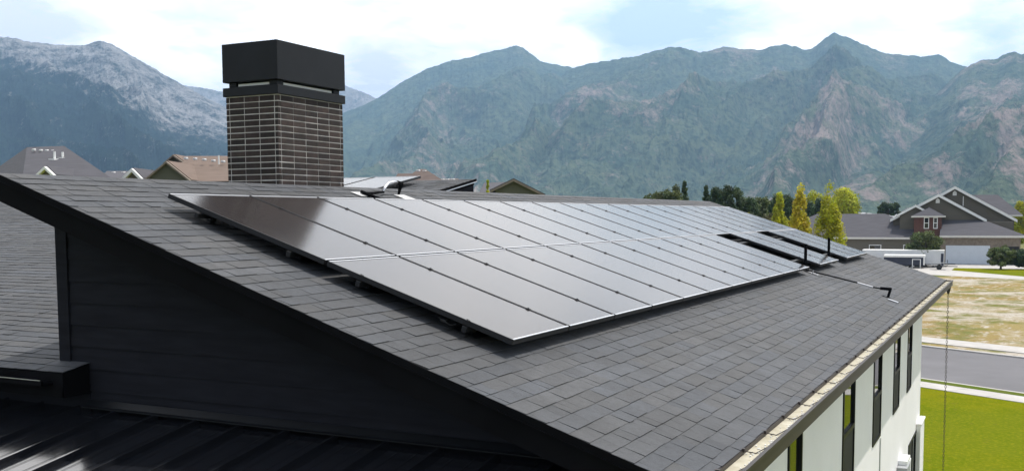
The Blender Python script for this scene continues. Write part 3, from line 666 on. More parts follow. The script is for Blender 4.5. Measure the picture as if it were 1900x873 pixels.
# ------------------------------------------------------------------ solar panels
PL = 1.6556; PW = 0.987; GAP = 0.03
A_, B_ = 0.378, 0.325
def make_panel(loc, rot, label, group, name='solar_panel', frame_t=0.040):
    root = bpy.data.objects.new(name, None); col.objects.link(root); root.location = tuple(loc); root.rotation_euler = rot
    ORG[root.name] = np.zeros(3); tag(root, label, 'solar panel', group)
    w2 = PW/2; f = MB()
    bevel(f.box((-w2, -PL, -frame_t), (-w2+0.011, 0, 0)).build('side_rail', 'panel_frame', root), 0.0015); f = MB(); bevel(f.box((w2-0.011, -PL, -frame_t), (w2, 0, 0)).build('side_rail', 'panel_frame', root), 0.0015)
    for ya in (-PL, -0.013):
        f = MB().box((-w2+0.011, ya, -frame_t), (w2-0.011, ya+0.013, -0.0065)); r_ = f.build('end_rail', 'panel_frame', root)
        f = MB().box((-w2+0.011, ya-0.0005, -0.006), (w2-0.011, ya+0.0135, 0.0005)); bevel(f.build('rail_glint', 'glint_silver', r_), 0.0015)  # pale strip stands in for the sun glint along the black frame edge
    f = MB().box((-w2+0.011, -PL+0.013, -0.009), (w2-0.011, -0.013, -0.0035)); f.build('glass', 'panel_glass', root)
    f = MB().box((-w2+0.012, -PL+0.014, -0.016), (w2-0.012, -0.014, -0.0105)); f.build('backsheet', 'dark_inside', root)
    return root
def add_clamps(root, ys, side=-1, off=0.0065):
    for y in ys:
        x = side*(PW/2+off)
        c = MB().box((x-0.016, y-0.015, 0.001), (x+0.016, y+0.015, 0.005)).tube([(x, y, 0.0), (x, y, 0.011)], 0.006, 6)
        c.build('clamp', 'panel_frame', root)
ORD = ['nearest', 'second', 'third', 'fourth', 'fifth', 'sixth', 'seventh', 'eighth', 'ninth', 'tenth', 'eleventh', 'twelfth', 'thirteenth', 'fourteenth', 'fifteenth', 'sixteenth', 'seventeenth', 'farthest']
protoA = make_panel((0, 0, 0), (TH, 0, 0), 'x', 'x'); 
protoB = make_panel((0, 0, 0), (TH, 0, 0), 'x', 'x'); add_clamps(protoB, (-A_, -(PL-B_)))
protoC = make_panel((0, 0, 0), (TH, 0, 0), 'x', 'x'); add_clamps(protoC, (-B_, -(PL-A_)))
first = {id(protoA): 1, id(protoB): 1, id(protoC): 1}
def put_panel(pr, k, s, label, group):
    if first[id(pr)]: first[id(pr)] = 0; o = pr
    else: o = copy_tree(pr)
    o.location = tuple(rp(k+0.5, s, 0)); o['label'] = label; o['group'] = group; o['category'] = 'solar panel'
for k in range(18):
    lab = ('%s solar panel of the long upper row on the main roof' % ORD[k]) if 0 < k < 17 else ('nearest solar panel of the upper row, darkened by the chimney reflection' if k == 0 else 'farthest solar panel of the upper row, at its right end')
    put_panel(protoA if k == 0 else protoB, k, 0.0, lab, 'solar panels in the upper row of the main array')
low = list(range(11))+[12, 13]+[15, 16, 17]
for k in low:
    if k == 0: lab = 'nearest and largest looking solar panel of the lower row, at the front corner'
    elif k == 10: lab = 'eleventh solar panel of the lower row, just before the first open gap'
    elif k < 10: lab = '%s solar panel of the long lower row above the eave' % ORD[k]
    elif k == 12: lab = 'left solar panel of the pair standing between the two open gaps'
    elif k == 13: lab = 'right solar panel of the pair standing between the two open gaps'
    elif k == 15: lab = 'first solar panel of the lower row past the second open gap'
    elif k == 16: lab = 'middle solar panel of the last three in the lower row'
    else: lab = 'last solar panel of the lower row, at its far right end'
    put_panel(protoA if k in (12, 15) and False else protoC, k, PL+GAP, lab, 'solar panels in the lower row of the main array')
# rear array behind the ridge
pr = None
for i in range(3):
    for j in range(1):
        x_top = 9.55; yc = 3.42+0.5*1.0+i*1.02
        o = make_panel((x_top, yc, wz(x_top)+0.13), (0, 0, 0), 'x', 'solar panels on the low roof behind the ridge') if pr is None else copy_tree(pr)
        if pr is None:
            pr = o; Rm = Matrix((tuple(-WU), tuple(-WSd), tuple(WN))).transposed(); o.rotation_euler = Rm.to_euler()
        o.location = (x_top, yc, wz(x_top)+0.13)
        o['label'] = ['pale solar panel behind the ridge, rightmost of the rear array', 'pale solar panel behind the ridge, second from the right beside the chimney', 'pale solar panel of the rear array mostly hidden behind the chimney'][i]
# mounting rails with their feet
RAILS = [(A_, -0.04, 18.0, 'uppermost'), (PL-B_, -0.02, 18.0, 'second from the top'), (PL+GAP+B_, -0.02, 18.0, 'third from the top'), (2*PL+GAP-A_, -0.02, 18.0, 'lowest')]
for s, k0, k1, w in RAILS:
    fr = (rp(0, 0, 0), RX, RS, RN)
    o = bevel(MB().box((k0, s-0.02, -0.088), (k1, s+0.02, -0.043), fr).build('mounting_rail', 'panel_frame', org=rp(9, s, HR)), 0.003)
    tag(o, 'black mounting rail running under the solar panels, %s of the four' % w, 'rail', 'rails under the main solar array')
    k = 0.20
    while k < k1:
        f = MB().box((k-0.025, s-0.025, -0.138+0.012), (k+0.025, s-0.020, -0.05), fr).box((k-0.025, s-0.075, -0.138+0.012), (k+0.025, s-0.02, -0.120), fr)
        f.tube([rp(k, s-0.05, -0.12), rp(k, s-0.05, -0.108)], 0.009, 6)
        f.build('l_foot', 'panel_frame', o)
        f = MB().box((k-0.10, s-0.16, -0.1265), (k+0.10, s+0.06, -0.1250), fr); f.build('flashing_plate', 'black_metal', o); k += 1.22
# little bundle of cable and connector hanging under the near edge
pts = [rp(0.03+0.02*math.sin(i*1.3), 2.72+0.02*i, -0.07-0.02*abs(math.sin(i*0.9))) for i in range(8)]
tag(MB().tube(pts, 0.006, 6).tube([rp(0.01, 2.75, -0.075), rp(0.02, 2.79, -0.075)], 0.010, 8).build('cable_loop', 'rubber', org=rp(0, 2.75, HR)), 'small grey cable connector loop hanging under the near edge of the panels', 'cable')

# ------------------------------------------------------------------ vent pipes in the gaps
def vent(k, s, h, lab):
    base = rp(k, s, HR); o = empty('vent_pipe', base, lab, 'vent pipe', 'black vent pipes standing in the panel gaps')
    MB().tube([base-Ut*0.05, base+Ut*h], 0.026, 12).build('pipe', 'black_trim', o, smooth=False)
    MB().tube([base+Ut*0.0, base+Ut*0.05, base+Ut*0.10], [0.075, 0.05, 0.033], 12).build('pipe_boot', 'black_trim', o)
    MB().box((k-0.15, s-0.2, HR+0.013), (k+0.15, s+0.12, HR+0.016), (rp(0, 0, 0), RX, RS, RN)).build('flashing', 'black_metal', o)
vent(11.5, 3.22, 0.46, 'black vent pipe rising through the first gap, nearer of the two')
vent(14.5, 3.10, 0.46, 'black vent pipe rising through the second gap, farther of the two')

# ------------------------------------------------------------------ conduits
def rq(k, s, h): return rp(k, s, HR+h)
cd = empty('conduit', rq(11.5, 4.0, 0), 'thin black and silver conduit running down the shingles below the panels', 'conduit')
MB().tube([rq(11.42, 3.15, 0.03), rq(11.46, 3.35, 0.035), rq(11.60, 3.75, 0.06), rq(11.72, 4.06, 0.075)], 0.012, 8).build('black_pipe', 'black_trim', cd)
MB().tube([rq(11.72, 4.06, 0.075), rq(11.80, 4.31, 0.08)], 0.014, 8).build('silver_pipe', 'silver', cd)
MB().tube([rq(11.80, 4.31, 0.08), rq(11.80, 4.45, 0.105)], 0.012, 8).tube([rq(11.80, 4.43, 0.105), rq(11.81, 4.60, 0.15)], 0.026, 8).tube([rq(11.81, 4.585, 0.165), rq(11.76, 4.60, 0.0)], 0.022, 8).build('elbow', 'black_trim', cd)
MB().box((11.70, 4.50, HR+0.013), (11.84, 4.66, HR+0.016), (rp(0, 0, 0), RX, RS, RN)).build('flashing', 'black_metal', cd)
MB().box((11.40, 4.63, HR+0.013), (11.52, 4.80, HR+0.02), (rp(0, 0, 0), RX, RS, RN)).build('bare_strip', 'silver', cd)
MB().box((11.36, 3.28, HR+0.012), (11.52, 3.46, HR+0.016), (rp(0, 0, 0), RX, RS, RN)).tube([rq(11.40, 3.36, 0.0), rq(11.40, 3.36, 0.06)], 0.012, 6).build('pipe_strap', 'silver', cd)
cj = empty('ridge_conduit', rq(4.1, -0.6, 0), 'silver flexible conduit arching between two black fittings just below the ridge', 'conduit')
MB().tube([rq(4.02, -0.56, 0.06), rq(4.10, -0.60, 0.11), rq(4.20, -0.63, 0.15), rq(4.32, -0.64, 0.165), rq(4.42, -0.64, 0.155)], 0.017, 8).build('flexible_pipe', 'silver', cj, smooth=True)
MB().tube([rq(4.40, -0.64, 0.155), rq(4.50, -0.64, 0.145)], 0.028, 8).tube([rq(4.49, -0.64, 0.16), rq(4.50, -0.64, 0.0)], [0.03, 0.014], 8).build('junction_fitting', 'black_trim', cj)
MB().tube([rq(3.62, -0.57, 0.03), rq(3.84, -0.56, 0.04), rq(4.03, -0.56, 0.055)], 0.014, 8).tube([rq(3.62, -0.60, 0.04), rq(3.66, -0.40, 0.03), rq(3.69, -0.28, 0.03)], 0.02, 8).build('black_coupling', 'black_trim', cj)
MB().tube([rq(3.69, -0.28, 0.03), rq(3.72, -0.12, 0.02)], 0.014, 8).build('silver_pipe', 'silver', cj)
MB().box((3.50, -0.66, HR+0.013), (3.80, -0.50, HR+0.016), (rp(0, 0, 0), RX, RS, RN)).build('flashing', 'galvanised', cj)
MB().box((4.32, -0.60, HR+0.013), (4.56, -0.28, HR+0.016), (rp(0, 0, 0), RX, RS, RN)).build('flashing', 'galvanised', cj)

# ------------------------------------------------------------------ meter boxes, rain chain, hose bracket
mb = empty('utility_box', (14.0, YW-0.12, -5.2), 'grey utility meter box with a pale top mounted low on the white wall', 'utility box')
bevel(MB().box((14.1, -4.48, -5.7), (14.75, YW-0.003, -4.99)).build('box', 'box_grey', mb), 0.01)
bevel(MB().box((14.3, -4.46, -4.99), (14.9, YW-0.003, -4.90)).build('lid', 'white_paint', mb), 0.008)
bevel(MB().box((14.77, -4.45, -5.5), (15.2, YW-0.003, -5.02)).build('side_box', 'white_paint', mb), 0.008)
mb2 = empty('meter', (12.6, YW-0.12, -4.9), 'small black box on the white wall left of the utility box', 'meter')
bevel(MB().box((13.1, -4.47, -5.7), (13.6, YW-0.003, -5.0)).build('box', 'black_trim', mb2), 0.008)
MB().box((13.07, -4.49, -5.0), (13.63, YW-0.003, -4.975)).build('lid', 'box_grey', mb2)
rc = empty('rain_chain', (19.25, -4.80, GZ), 'dark rain chain hanging from the far end of the gutter to the lawn', 'rain chain')
b = MB(); z = -1.98; i = 0
while z > GZ:
    pts = []
    for j in range(8):
        a = 2*math.pi*j/8; r_ = 0.020*math.cos(a); v = 0.036*math.sin(a)
        pts.append((19.25+(r_ if i % 2 else 0), -4.80+(0 if i % 2 else r_), z+v))
    b.tube(pts, 0.0055, 4, closed=True); z -= 0.058; i += 1
b.build('links', 'chain', rc)
MB().tube([(19.25, -4.80, -1.87), (19.25, -4.80, -1.93), (19.25, -4.80, -2.03)], [0.055, 0.05, 0.02], 10).build('funnel', 'gutter_brown', rc)
# ------------------------------------------------------------------ BACKGROUND
def at(px, py, D): return CAM + ray(px, py)*D
def ground_at(px, D):
    p = at(px, 400, D); return np.array([p[0], p[1], GZ])
HD = R(3.0)                               # the house and trailers across the lot face this way
NE1 = np.array([math.sin(HD), -math.cos(HD), 0]); E2H = np.array([math.cos(HD), math.sin(HD), 0]); WO = 21.5
def HP(a, w, z): p = NE1*a+E2H*(w+WO); return np.array([p[0], p[1], z])
def HA(px, py, W):
    p = hit(px, py, E2H, W+WO); return float(p@NE1), float(p[2])
def AX(px, W): return HA(px, 438, W)[0]
HF = (E2H*WO, NE1, E2H, Ut)          # frame a, w, z
def hip(par, name, m, a0, a1, w0, w1, ze, zr, inl, inr, wr=None, th=0.0):
    wm = (w0+w1)/2 if wr is None else wr
    A, B, C_, D_ = HP(a0, w0, ze), HP(a1, w0, ze), HP(a1, w1, ze), HP(a0, w1, ze); L, Q = HP(a0+inl, wm, zr), HP(a1-inr, wm, zr)
    b = MB(); b.quad(A, B, Q, L).quad(C_, D_, L, Q); b.quad(B, C_, Q).quad(D_, A, L); b.quad(A, D_, C_, B)
    return b.build(name, m, par)
def eave_band(par, a0, a1, w0, w1, z, h=0.28, m='offwhite', name='fascia'):
    return MB().box((a0-0.02, w0-0.03, z-h), (a1+0.02, w1+0.02, z-0.004), HF).build(name, m, par)
def gable_part(par, ap, le, re, W, depth, wm, rm, fascia=0.42, zb=None, over=0.5):
    """ap, le, re = (a, z) of apex, left and right eave"""
    zb = min(le[1], re[1])-0.3 if zb is None else zb
    k = 0.35
    la, ra = le[0]+over*0.8, re[0]-over*0.8
    MB().prism([HP(la, W, zb), HP(ra, W, zb), HP(ra, W, re[1]-0.1), HP(ap[0], W, ap[1]-k), HP(la, W, le[1]-0.1)], E2H*depth).build('gable_wall', wm, par)
    sls = []
    for e in (le, re):
        up = 0.16
        MB().prism([HP(e[0], W-over, e[1]), HP(ap[0], W-over, ap[1]), HP(ap[0], W-over, ap[1]-up), HP(e[0], W-over, e[1]-up)], E2H*(depth+over)).build('roof_slope', rm, par)
        MB().prism([HP(e[0], W-over-0.05, e[1]-0.01), HP(ap[0], W-over-0.05, ap[1]-0.01), HP(ap[0], W-over-0.05, ap[1]-fascia), HP(e[0], W-over-0.05, e[1]-fascia)], E2H*0.08).build('fascia', 'white_paint', par)
def win_part(par, a0, a1, z0, z1, W, bars=True, name='window'):
    b = MB(); t_ = 0.09
    b.box((a0, W-0.09, z0), (a0+t_, W, z1), HF).box((a1-t_, W-0.09, z0), (a1, W, z1), HF).box((a0+t_, W-0.09, z0), (a1-t_, W, z0+t_), HF).box((a0+t_, W-0.09, z1-t_), (a1-t_, W, z1), HF)
    if bars: zm = (z0+z1)/2; b.box((a0+t_, W-0.07, zm-0.04), (a1-t_, W, zm+0.04), HF)
    f = b.build(name, 'white_paint', par)
    MB().box((a0+t_, W-0.03, z0+t_), (a1-t_, W-0.01, z1-t_), HF).build('pane', 'window_glass', f)

# --- the big house across the vacant lot
bh = empty('brick_house', HP(AX(1735, 128), 128, GZ), 'large taupe house with stacked white edged gables and brick turret across the vacant lot', 'house')
MB().box((AX(1420, 128), 128.0, GZ), (AX(1729, 128), 141.5, -3.5), HF).build('side_wall', 'tan_siding', bh)
hip(bh, 'side_roof', 'far_shingle', AX(1410, 128), AX(1736, 128), 127.5, 142.0, -3.42, -0.06, 7.4, 7.2)
eave_band(bh, AX(1410, 128), AX(1736, 128), 127.5, 142.0, -3.42)
MB().box((AX(1715, 131), 131.0, GZ), (AX(1880, 131), 149, -1.3), HF).build('main_wall', 'tan_siding', bh)
MB().box((AX(1744, 126.4), 126.4, GZ), (AX(1894, 126.4), 131.0, -3.2), HF).build('garage_wall', 'stone_tan', bh)
hip(bh, 'garage_roof', 'far_shingle', AX(1743.5, 125.8), AX(1906, 125.8), 125.8, 139.5, -3.12, -0.25, 0.02, 7.2, wr=133.0)
eave_band(bh, AX(1743.5, 125.8), AX(1906, 125.8), 125.8, 139.5, -3.12)
gable_part(bh, HA(1772, 345, 133.5), HA(1664, 404, 133.5), HA(1888, 407, 133.5), 134.0, 12, 'tan_siding', 'far_shingle', zb=-3.0)
gable_part(bh, HA(1742, 359.5, 130.6), HA(1652, 406, 130.6), HA(1831, 407, 130.6), 131.1, 3.0, 'tan_siding', 'far_shingle', zb=-3.0)
gable_part(bh, HA(1699, 379.5, 129.4), HA(1664, 398, 129.4), HA(1734, 398, 129.4), 129.9, 2.0, 'tan_siding', 'far_shingle', zb=-3.2, fascia=0.34)
a0, _ = HA(1691, 401, 127.6); a1, _ = HA(1754, 401, 127.6)
hip(bh, 'turret_roof', 'far_shingle', a0, a1, 127.6, 131.5, -0.42, 0.80, 2.3, 2.3)
eave_band(bh, a0, a1, 127.6, 131.5, -0.42, 0.20)
MB().box((a0+0.35, 128.0, -4.0), (a1-0.45, 131.3, -0.62), HF).build('turret_wall', 'red_brick', bh)
for x0, x1 in ((1714.5, 1723.5), (1732, 1739.5)):
    p0 = HA(x0, 403, 127.9); p1 = HA(x1, 424, 127.9); win_part(bh, p0[0], p1[0], p1[1], p0[1], 127.99)
for x0, x1, W in ((1612.5, 1635, 128), (1676, 1698, 128)):
    p0 = HA(x0, 453.5, W); p1 = HA(x1, 466, W); win_part(bh, p0[0], p1[0], p1[1]-0.5, p0[1], 127.99, False)
p0 = HA(1755, 455, 126.3); p1 = HA(1836, 488, 126.3)
gd = MB(); nsl = 5
for i in range(nsl):
    h_ = (p0[1]-(GZ+0.05))/nsl; gd.box((p0[0], 126.34, GZ+0.05+i*h_+0.012), (p1[0], 126.40, GZ+0.05+(i+1)*h_-0.012), HF)
gd.box((p0[0], 126.36, GZ+0.05), (p1[0], 126.398, p0[1]), HF); gd.build('garage_door', 'garage_white', bh)
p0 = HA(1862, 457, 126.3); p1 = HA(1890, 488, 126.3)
MB().box((p0[0], 126.36, GZ+0.02), (p1[0], 126.395, p0[1]), HF).build('garage_bay_shade', 'dark_inside', bh)  # flat dark sheet on the wall, painted as the shade inside the open bay
for xx, yy_ in ((1771.5, 358), (1740, 372)):
    W = 134.0 if xx > 1750 else 131.1; c = HA(xx, yy_, W)
    pts = [HP(c[0]-0.26, W-0.06, c[1]-0.35), HP(c[0]+0.26, W-0.06, c[1]-0.35), HP(c[0]+0.26, W-0.06, c[1]+0.12), HP(c[0], W-0.06, c[1]+0.36), HP(c[0]-0.26, W-0.06, c[1]+0.12)]
    MB().prism(pts, E2H*0.055).build('gable_vent', 'white_paint', bh)
c = HA(1787.5, 364, 134.0); c2 = HA(1787.5, 382, 134.0); MB().box((c[0]-0.05, 133.86, c2[1]), (c[0]+0.05, 133.97, c[1]), HF).build('downpipe', 'white_paint', bh)
z_top = HA(1835, 361, 144)[1]; ar = HA(1897, 400, 139)[0]
hip(bh, 'rear_roof', 'far_shingle', AX(1700, 138.5), ar, 138.5, 150, HA(1897, 398, 139)[1], z_top, 6, 3.2)
eave_band(bh, AX(1700, 138.5), ar, 138.5, 150, HA(1897, 398, 139)[1], 0.25)

# --- trailers parked on the far street
def trailer(lab, a0, a1, w0, w1, z0, z1, body, cat='trailer', navy=False):
    o = empty('cargo_trailer', HP((a0+a1)/2, w0, GZ), lab, cat)
    bevel(MB().box((a0, w0, z0), (a1, w1, z1-0.10), HF).build('body', body, o), 0.04)
    bevel(MB().box((a0-0.03, w0-0.03, z1-0.10 if not navy else z1-0.32), (a1+0.03, w1+0.03, z1), HF).build('roof', 'white_paint', o), 0.04)
    for aw in ((a0+a1)/2-0.45, (a0+a1)/2+0.45):
        for ww in (w0+0.08, w1-0.3):
            w = MB().tube([HP(aw, ww, GZ+0.36), HP(aw, ww+0.22, GZ+0.36)], 0.36, 18).build('wheel', 'rubber', o)
            MB().tube([HP(aw, ww-0.012, GZ+0.36), HP(aw, ww+0.02, GZ+0.36)], 0.19, 12).build('rim', 'galvanised', w)
    MB().prism([HP(a1, (w0+w1)/2-0.5, z0-0.12), HP(a1+1.35, (w0+w1)/2, z0-0.12), HP(a1, (w0+w1)/2+0.5, z0-0.12)], (0, 0, 0.10)).build('tongue', 'black_metal', o)
    MB().box((a0+0.02, w0+0.03, z0-0.14), (a1-0.02, w1-0.03, z0-0.004), HF).build('chassis', 'black_metal', o)
    return o
zA = HA(1690, 463.5, 116)[1]
tr = trailer('long white enclosed cargo trailer parked in front of the taupe house', HA(1600, 464, 116)[0], HA(1752, 465, 116)[0], 116, 118.5, GZ+0.5, zA, 'trailer_white')
p0 = HA(1746, 470, 116); p1 = HA(1750.5, 492, 116); MB().box((p0[0], 115.965, p1[1]), (p1[0], 115.99, p0[1]), HF).build('dark_panel', 'navy', tr)
p0 = HA(1720, 491, 116); MB().box((HA(1718, 470, 116)[0], 115.975, GZ+0.5), (HA(1744, 470, 116)[0], 115.992, p0[1]), HF).build('stone_guard', 'box_grey', tr)
zB = HA(1680, 472.5, 112.9)[1]
t2 = trailer('short navy cargo trailer with white roof and white framed door beside the long trailer', HA(1640, 473, 112.9)[0], HA(1716, 473, 112.9)[0], 112.9, 115.0, GZ+0.42, zB, 'navy', navy=True)
p0 = HA(1692.5, 480, 112.9); p1 = HA(1708, 503, 112.9); tt = 0.09
b = MB().box((p0[0], 112.85, p1[1]+0.2), (p0[0]+tt, 112.89, p0[1]), HF).box((p1[0]-tt, 112.85, p1[1]+0.2), (p1[0], 112.89, p0[1]), HF).box((p0[0]+tt, 112.85, p0[1]-tt), (p1[0]-tt, 112.89, p0[1]), HF)
b.build('door_frame', 'white_paint', t2)
MB().box((p0[0]+0.16, 112.84, p0[1]-1.0), (p0[0]+0.26, 112.875, p0[1]-0.85), HF).build('door_handle', 'silver', t2)
MB().box((HA(1713.5, 473, 112.9)[0], 112.86, GZ+0.45), (HA(1716.5, 473, 112.9)[0], 112.893, zB-0.3), HF).build('corner_trim', 'white_paint', t2)
ut = empty('utility_trailer', HP(AX(1742, 110), 110, GZ), 'low open metal utility trailer with side rails parked beside the white trailer', 'trailer')
fa = HA(1728, 500, 110.2)[0]; fb = HA(1757, 500, 110.2)[0]
MB().box((fa, 110.2, GZ+0.42), (fb, 111.9, GZ+0.50), HF).build('bed', 'black_metal', ut)
for w_ in (110.2, 111.9):
    b = MB().tube([HP(fa, w_, GZ+0.86), HP(fb, w_, GZ+0.86)], 0.025, 6)
    for i in range(6): a_ = fa+(fb-fa)*i/5; b.tube([HP(a_, w_, GZ+0.45), HP(a_, w_, GZ+0.88)], 0.02, 5)
    b.build('side_railing', 'galvanised', ut)
MB().box((fb-0.02, 110.2, GZ+0.5), (fb+0.04, 111.9, GZ+1.25), HF).build('ramp_gate', 'black_metal', ut)
for w_ in (110.0, 111.9): MB().tube([HP((fa+fb)/2, w_, GZ+0.33), HP((fa+fb)/2, w_+0.18, GZ+0.33)], 0.33, 16).build('wheel', 'rubber', ut)
MB().tube([HP(fb, 111.05, GZ+0.45), HP(fb+1.2, 111.05, GZ+0.42)], 0.05, 6).build('tongue', 'black_metal', ut)

# --- trees
def crown(kind, c, rx, rz, nleaf, ls, rs, drop=0.0, tall=False):
    """leaf faces in clumps; c centre, rx horizontal radius, rz half height"""
    b = MB(); cl = []
    if kind == 'round': ncl = 34
    elif kind == 'ragged': ncl = 40
    elif kind == 'column': ncl = 60
    else: ncl = 44
    if tall: ncl = int(ncl*2.1)
    for i in range(ncl):
        a = rs.uniform(0, 6.283); h = rs.uniform(-1, 1)
        if kind == 'round': r = math.sqrt(max(0, 1-h*h))*math.sqrt(rs.uniform(0.25, 1)); cr = 0.30
        elif kind == 'ragged':
            h = rs.uniform(-1, 0.75); r = math.sqrt(max(0, 1-max(0, h)**2))*math.sqrt(rs.uniform(0.1, 1)); cr = 0.24; h += rs.uniform(0, 0.3)*rs.random()
        elif kind == 'column':
            spire = i % 3; oa = spire*2.1+0.5; top = (1.0, 0.62, 0.40)[spire]; h = -1+(top+1)*rs.random()
            f = (h+1)/(top+1); r0 = 0.60*(1-f**2.6)*(0.55+0.45*min(1, f*4)); px_ = math.cos(oa)*0.42*(spire > 0); py_ = math.sin(oa)*0.42*(spire > 0)
            cl.append((c[0]+rx*(px_+r0*math.cos(a)), c[1]+rx*(py_+r0*math.sin(a)), c[2]+rz*h, 0.30*rx, 1.6, rs.uniform(0.7, 1.3))); continue
        else: f = (h+1)/2; r = (1-f)**0.8*math.sqrt(rs.uniform(0.3, 1)); cr = 0.20*(1.2-f*0.7)
        cl.append((c[0]+rx*r*math.cos(a)*(1-cr*0.6), c[1]+rx*r*math.sin(a)*(1-cr*0.6), c[2]+rz*h*(1-cr*0.4), cr*rx, min(1.3, rz/rx), rs.uniform(0.62, 1.4)))
    for (x, y, z, r, vs, br) in cl:
        if tall and kind != 'column': r *= 1.45; vs = min(1.5, vs)
        wv = rs.uniform(0.9, 1.12)
        for _ in range(max(8, nleaf//len(cl))):
            v = np.array([rs.gauss(0, 1), rs.gauss(0, 1), rs.gauss(0, 1)]); v /= np.linalg.norm(v)+1e-6; q = r*rs.uniform(0.45, 1.08)
            p = np.array([x, y, z])+v*q*np.array([1, 1, vs]); s_ = ls*rs.uniform(0.6, 1.3)
            n1 = np.array([rs.gauss(0, 1), rs.gauss(0, 1), rs.gauss(0, 1)]); n1 /= np.linalg.norm(n1); n2 = np.cross(n1, v); n2 /= np.linalg.norm(n2)+1e-6
            k = br*rs.uniform(0.8, 1.2); b.quad(p-n1*s_, p-n2*s_*0.6, p+n1*s_, p+n2*s_*0.6, tint=(k*wv, k, k/wv))
    return b
def tree(name, px, ytop, ybot, wpx, D, kind, leaf, label, group=None, nleaf=2600, ls=None, seed=1, cat='tree'):
    rs = random.Random(seed); top = at(px, ytop, D); bot = at(px, ybot, D); base = ground_at(px, D); base[0], base[1] = bot[0], bot[1]
    rx = wpx*D/F/2; tall = False
    if name not in ('bush_tree', 'lawn_tree') and D < 200:      # crowns reach down towards the ground, hidden by the roof
        bot = np.array([bot[0], bot[1], GZ+0.16*(top[2]-GZ)]); rx *= {'ragged': 1.15, 'round': 1.2, 'cone': 1.5, 'column': 1.12}[kind]; nleaf = int(nleaf*2.6); tall = True
    rz = (top[2]-bot[2])/2; c = np.array([bot[0], bot[1], (top[2]+bot[2])/2])
    o = empty(name, base, label, cat, group)
    ls = ls or max(0.05, D*0.0011)
    crown(kind, c, rx, rz, nleaf, ls, rs, tall=tall).build('crown', leaf, o, tint=True, recalc=False)
    t = MB(); r0 = max(0.06, rx*0.07); zt = c[2]+rz*0.5
    t.tube([base-Ut*0.1, base+Ut*(c[2]-rz-GZ)*0.5+np.array([rs.uniform(-.05, .05), 0, 0]), np.array([c[0], c[1], c[2]-rz*0.7]), np.array([c[0]+rx*0.05, c[1], zt])], [r0*1.35, r0, r0*0.8, r0*0.25], 8)
    for i in range(7):
        a = i*2.4; z0 = c[2]-rz*rs.uniform(0.2, 0.9); e = np.array([c[0]+rx*0.75*math.cos(a), c[1]+rx*0.75*math.sin(a), z0+rz*rs.uniform(0.3, 0.7)]); s0 = np.array([c[0], c[1], z0])
        t.tube([s0, (s0+e)/2+Ut*rz*0.04, e], [r0*0.45, r0*0.3, r0*0.1], 5)
    t.build('trunk', 'bark', o); return o
GB = 'trees beyond the far end of the roof'
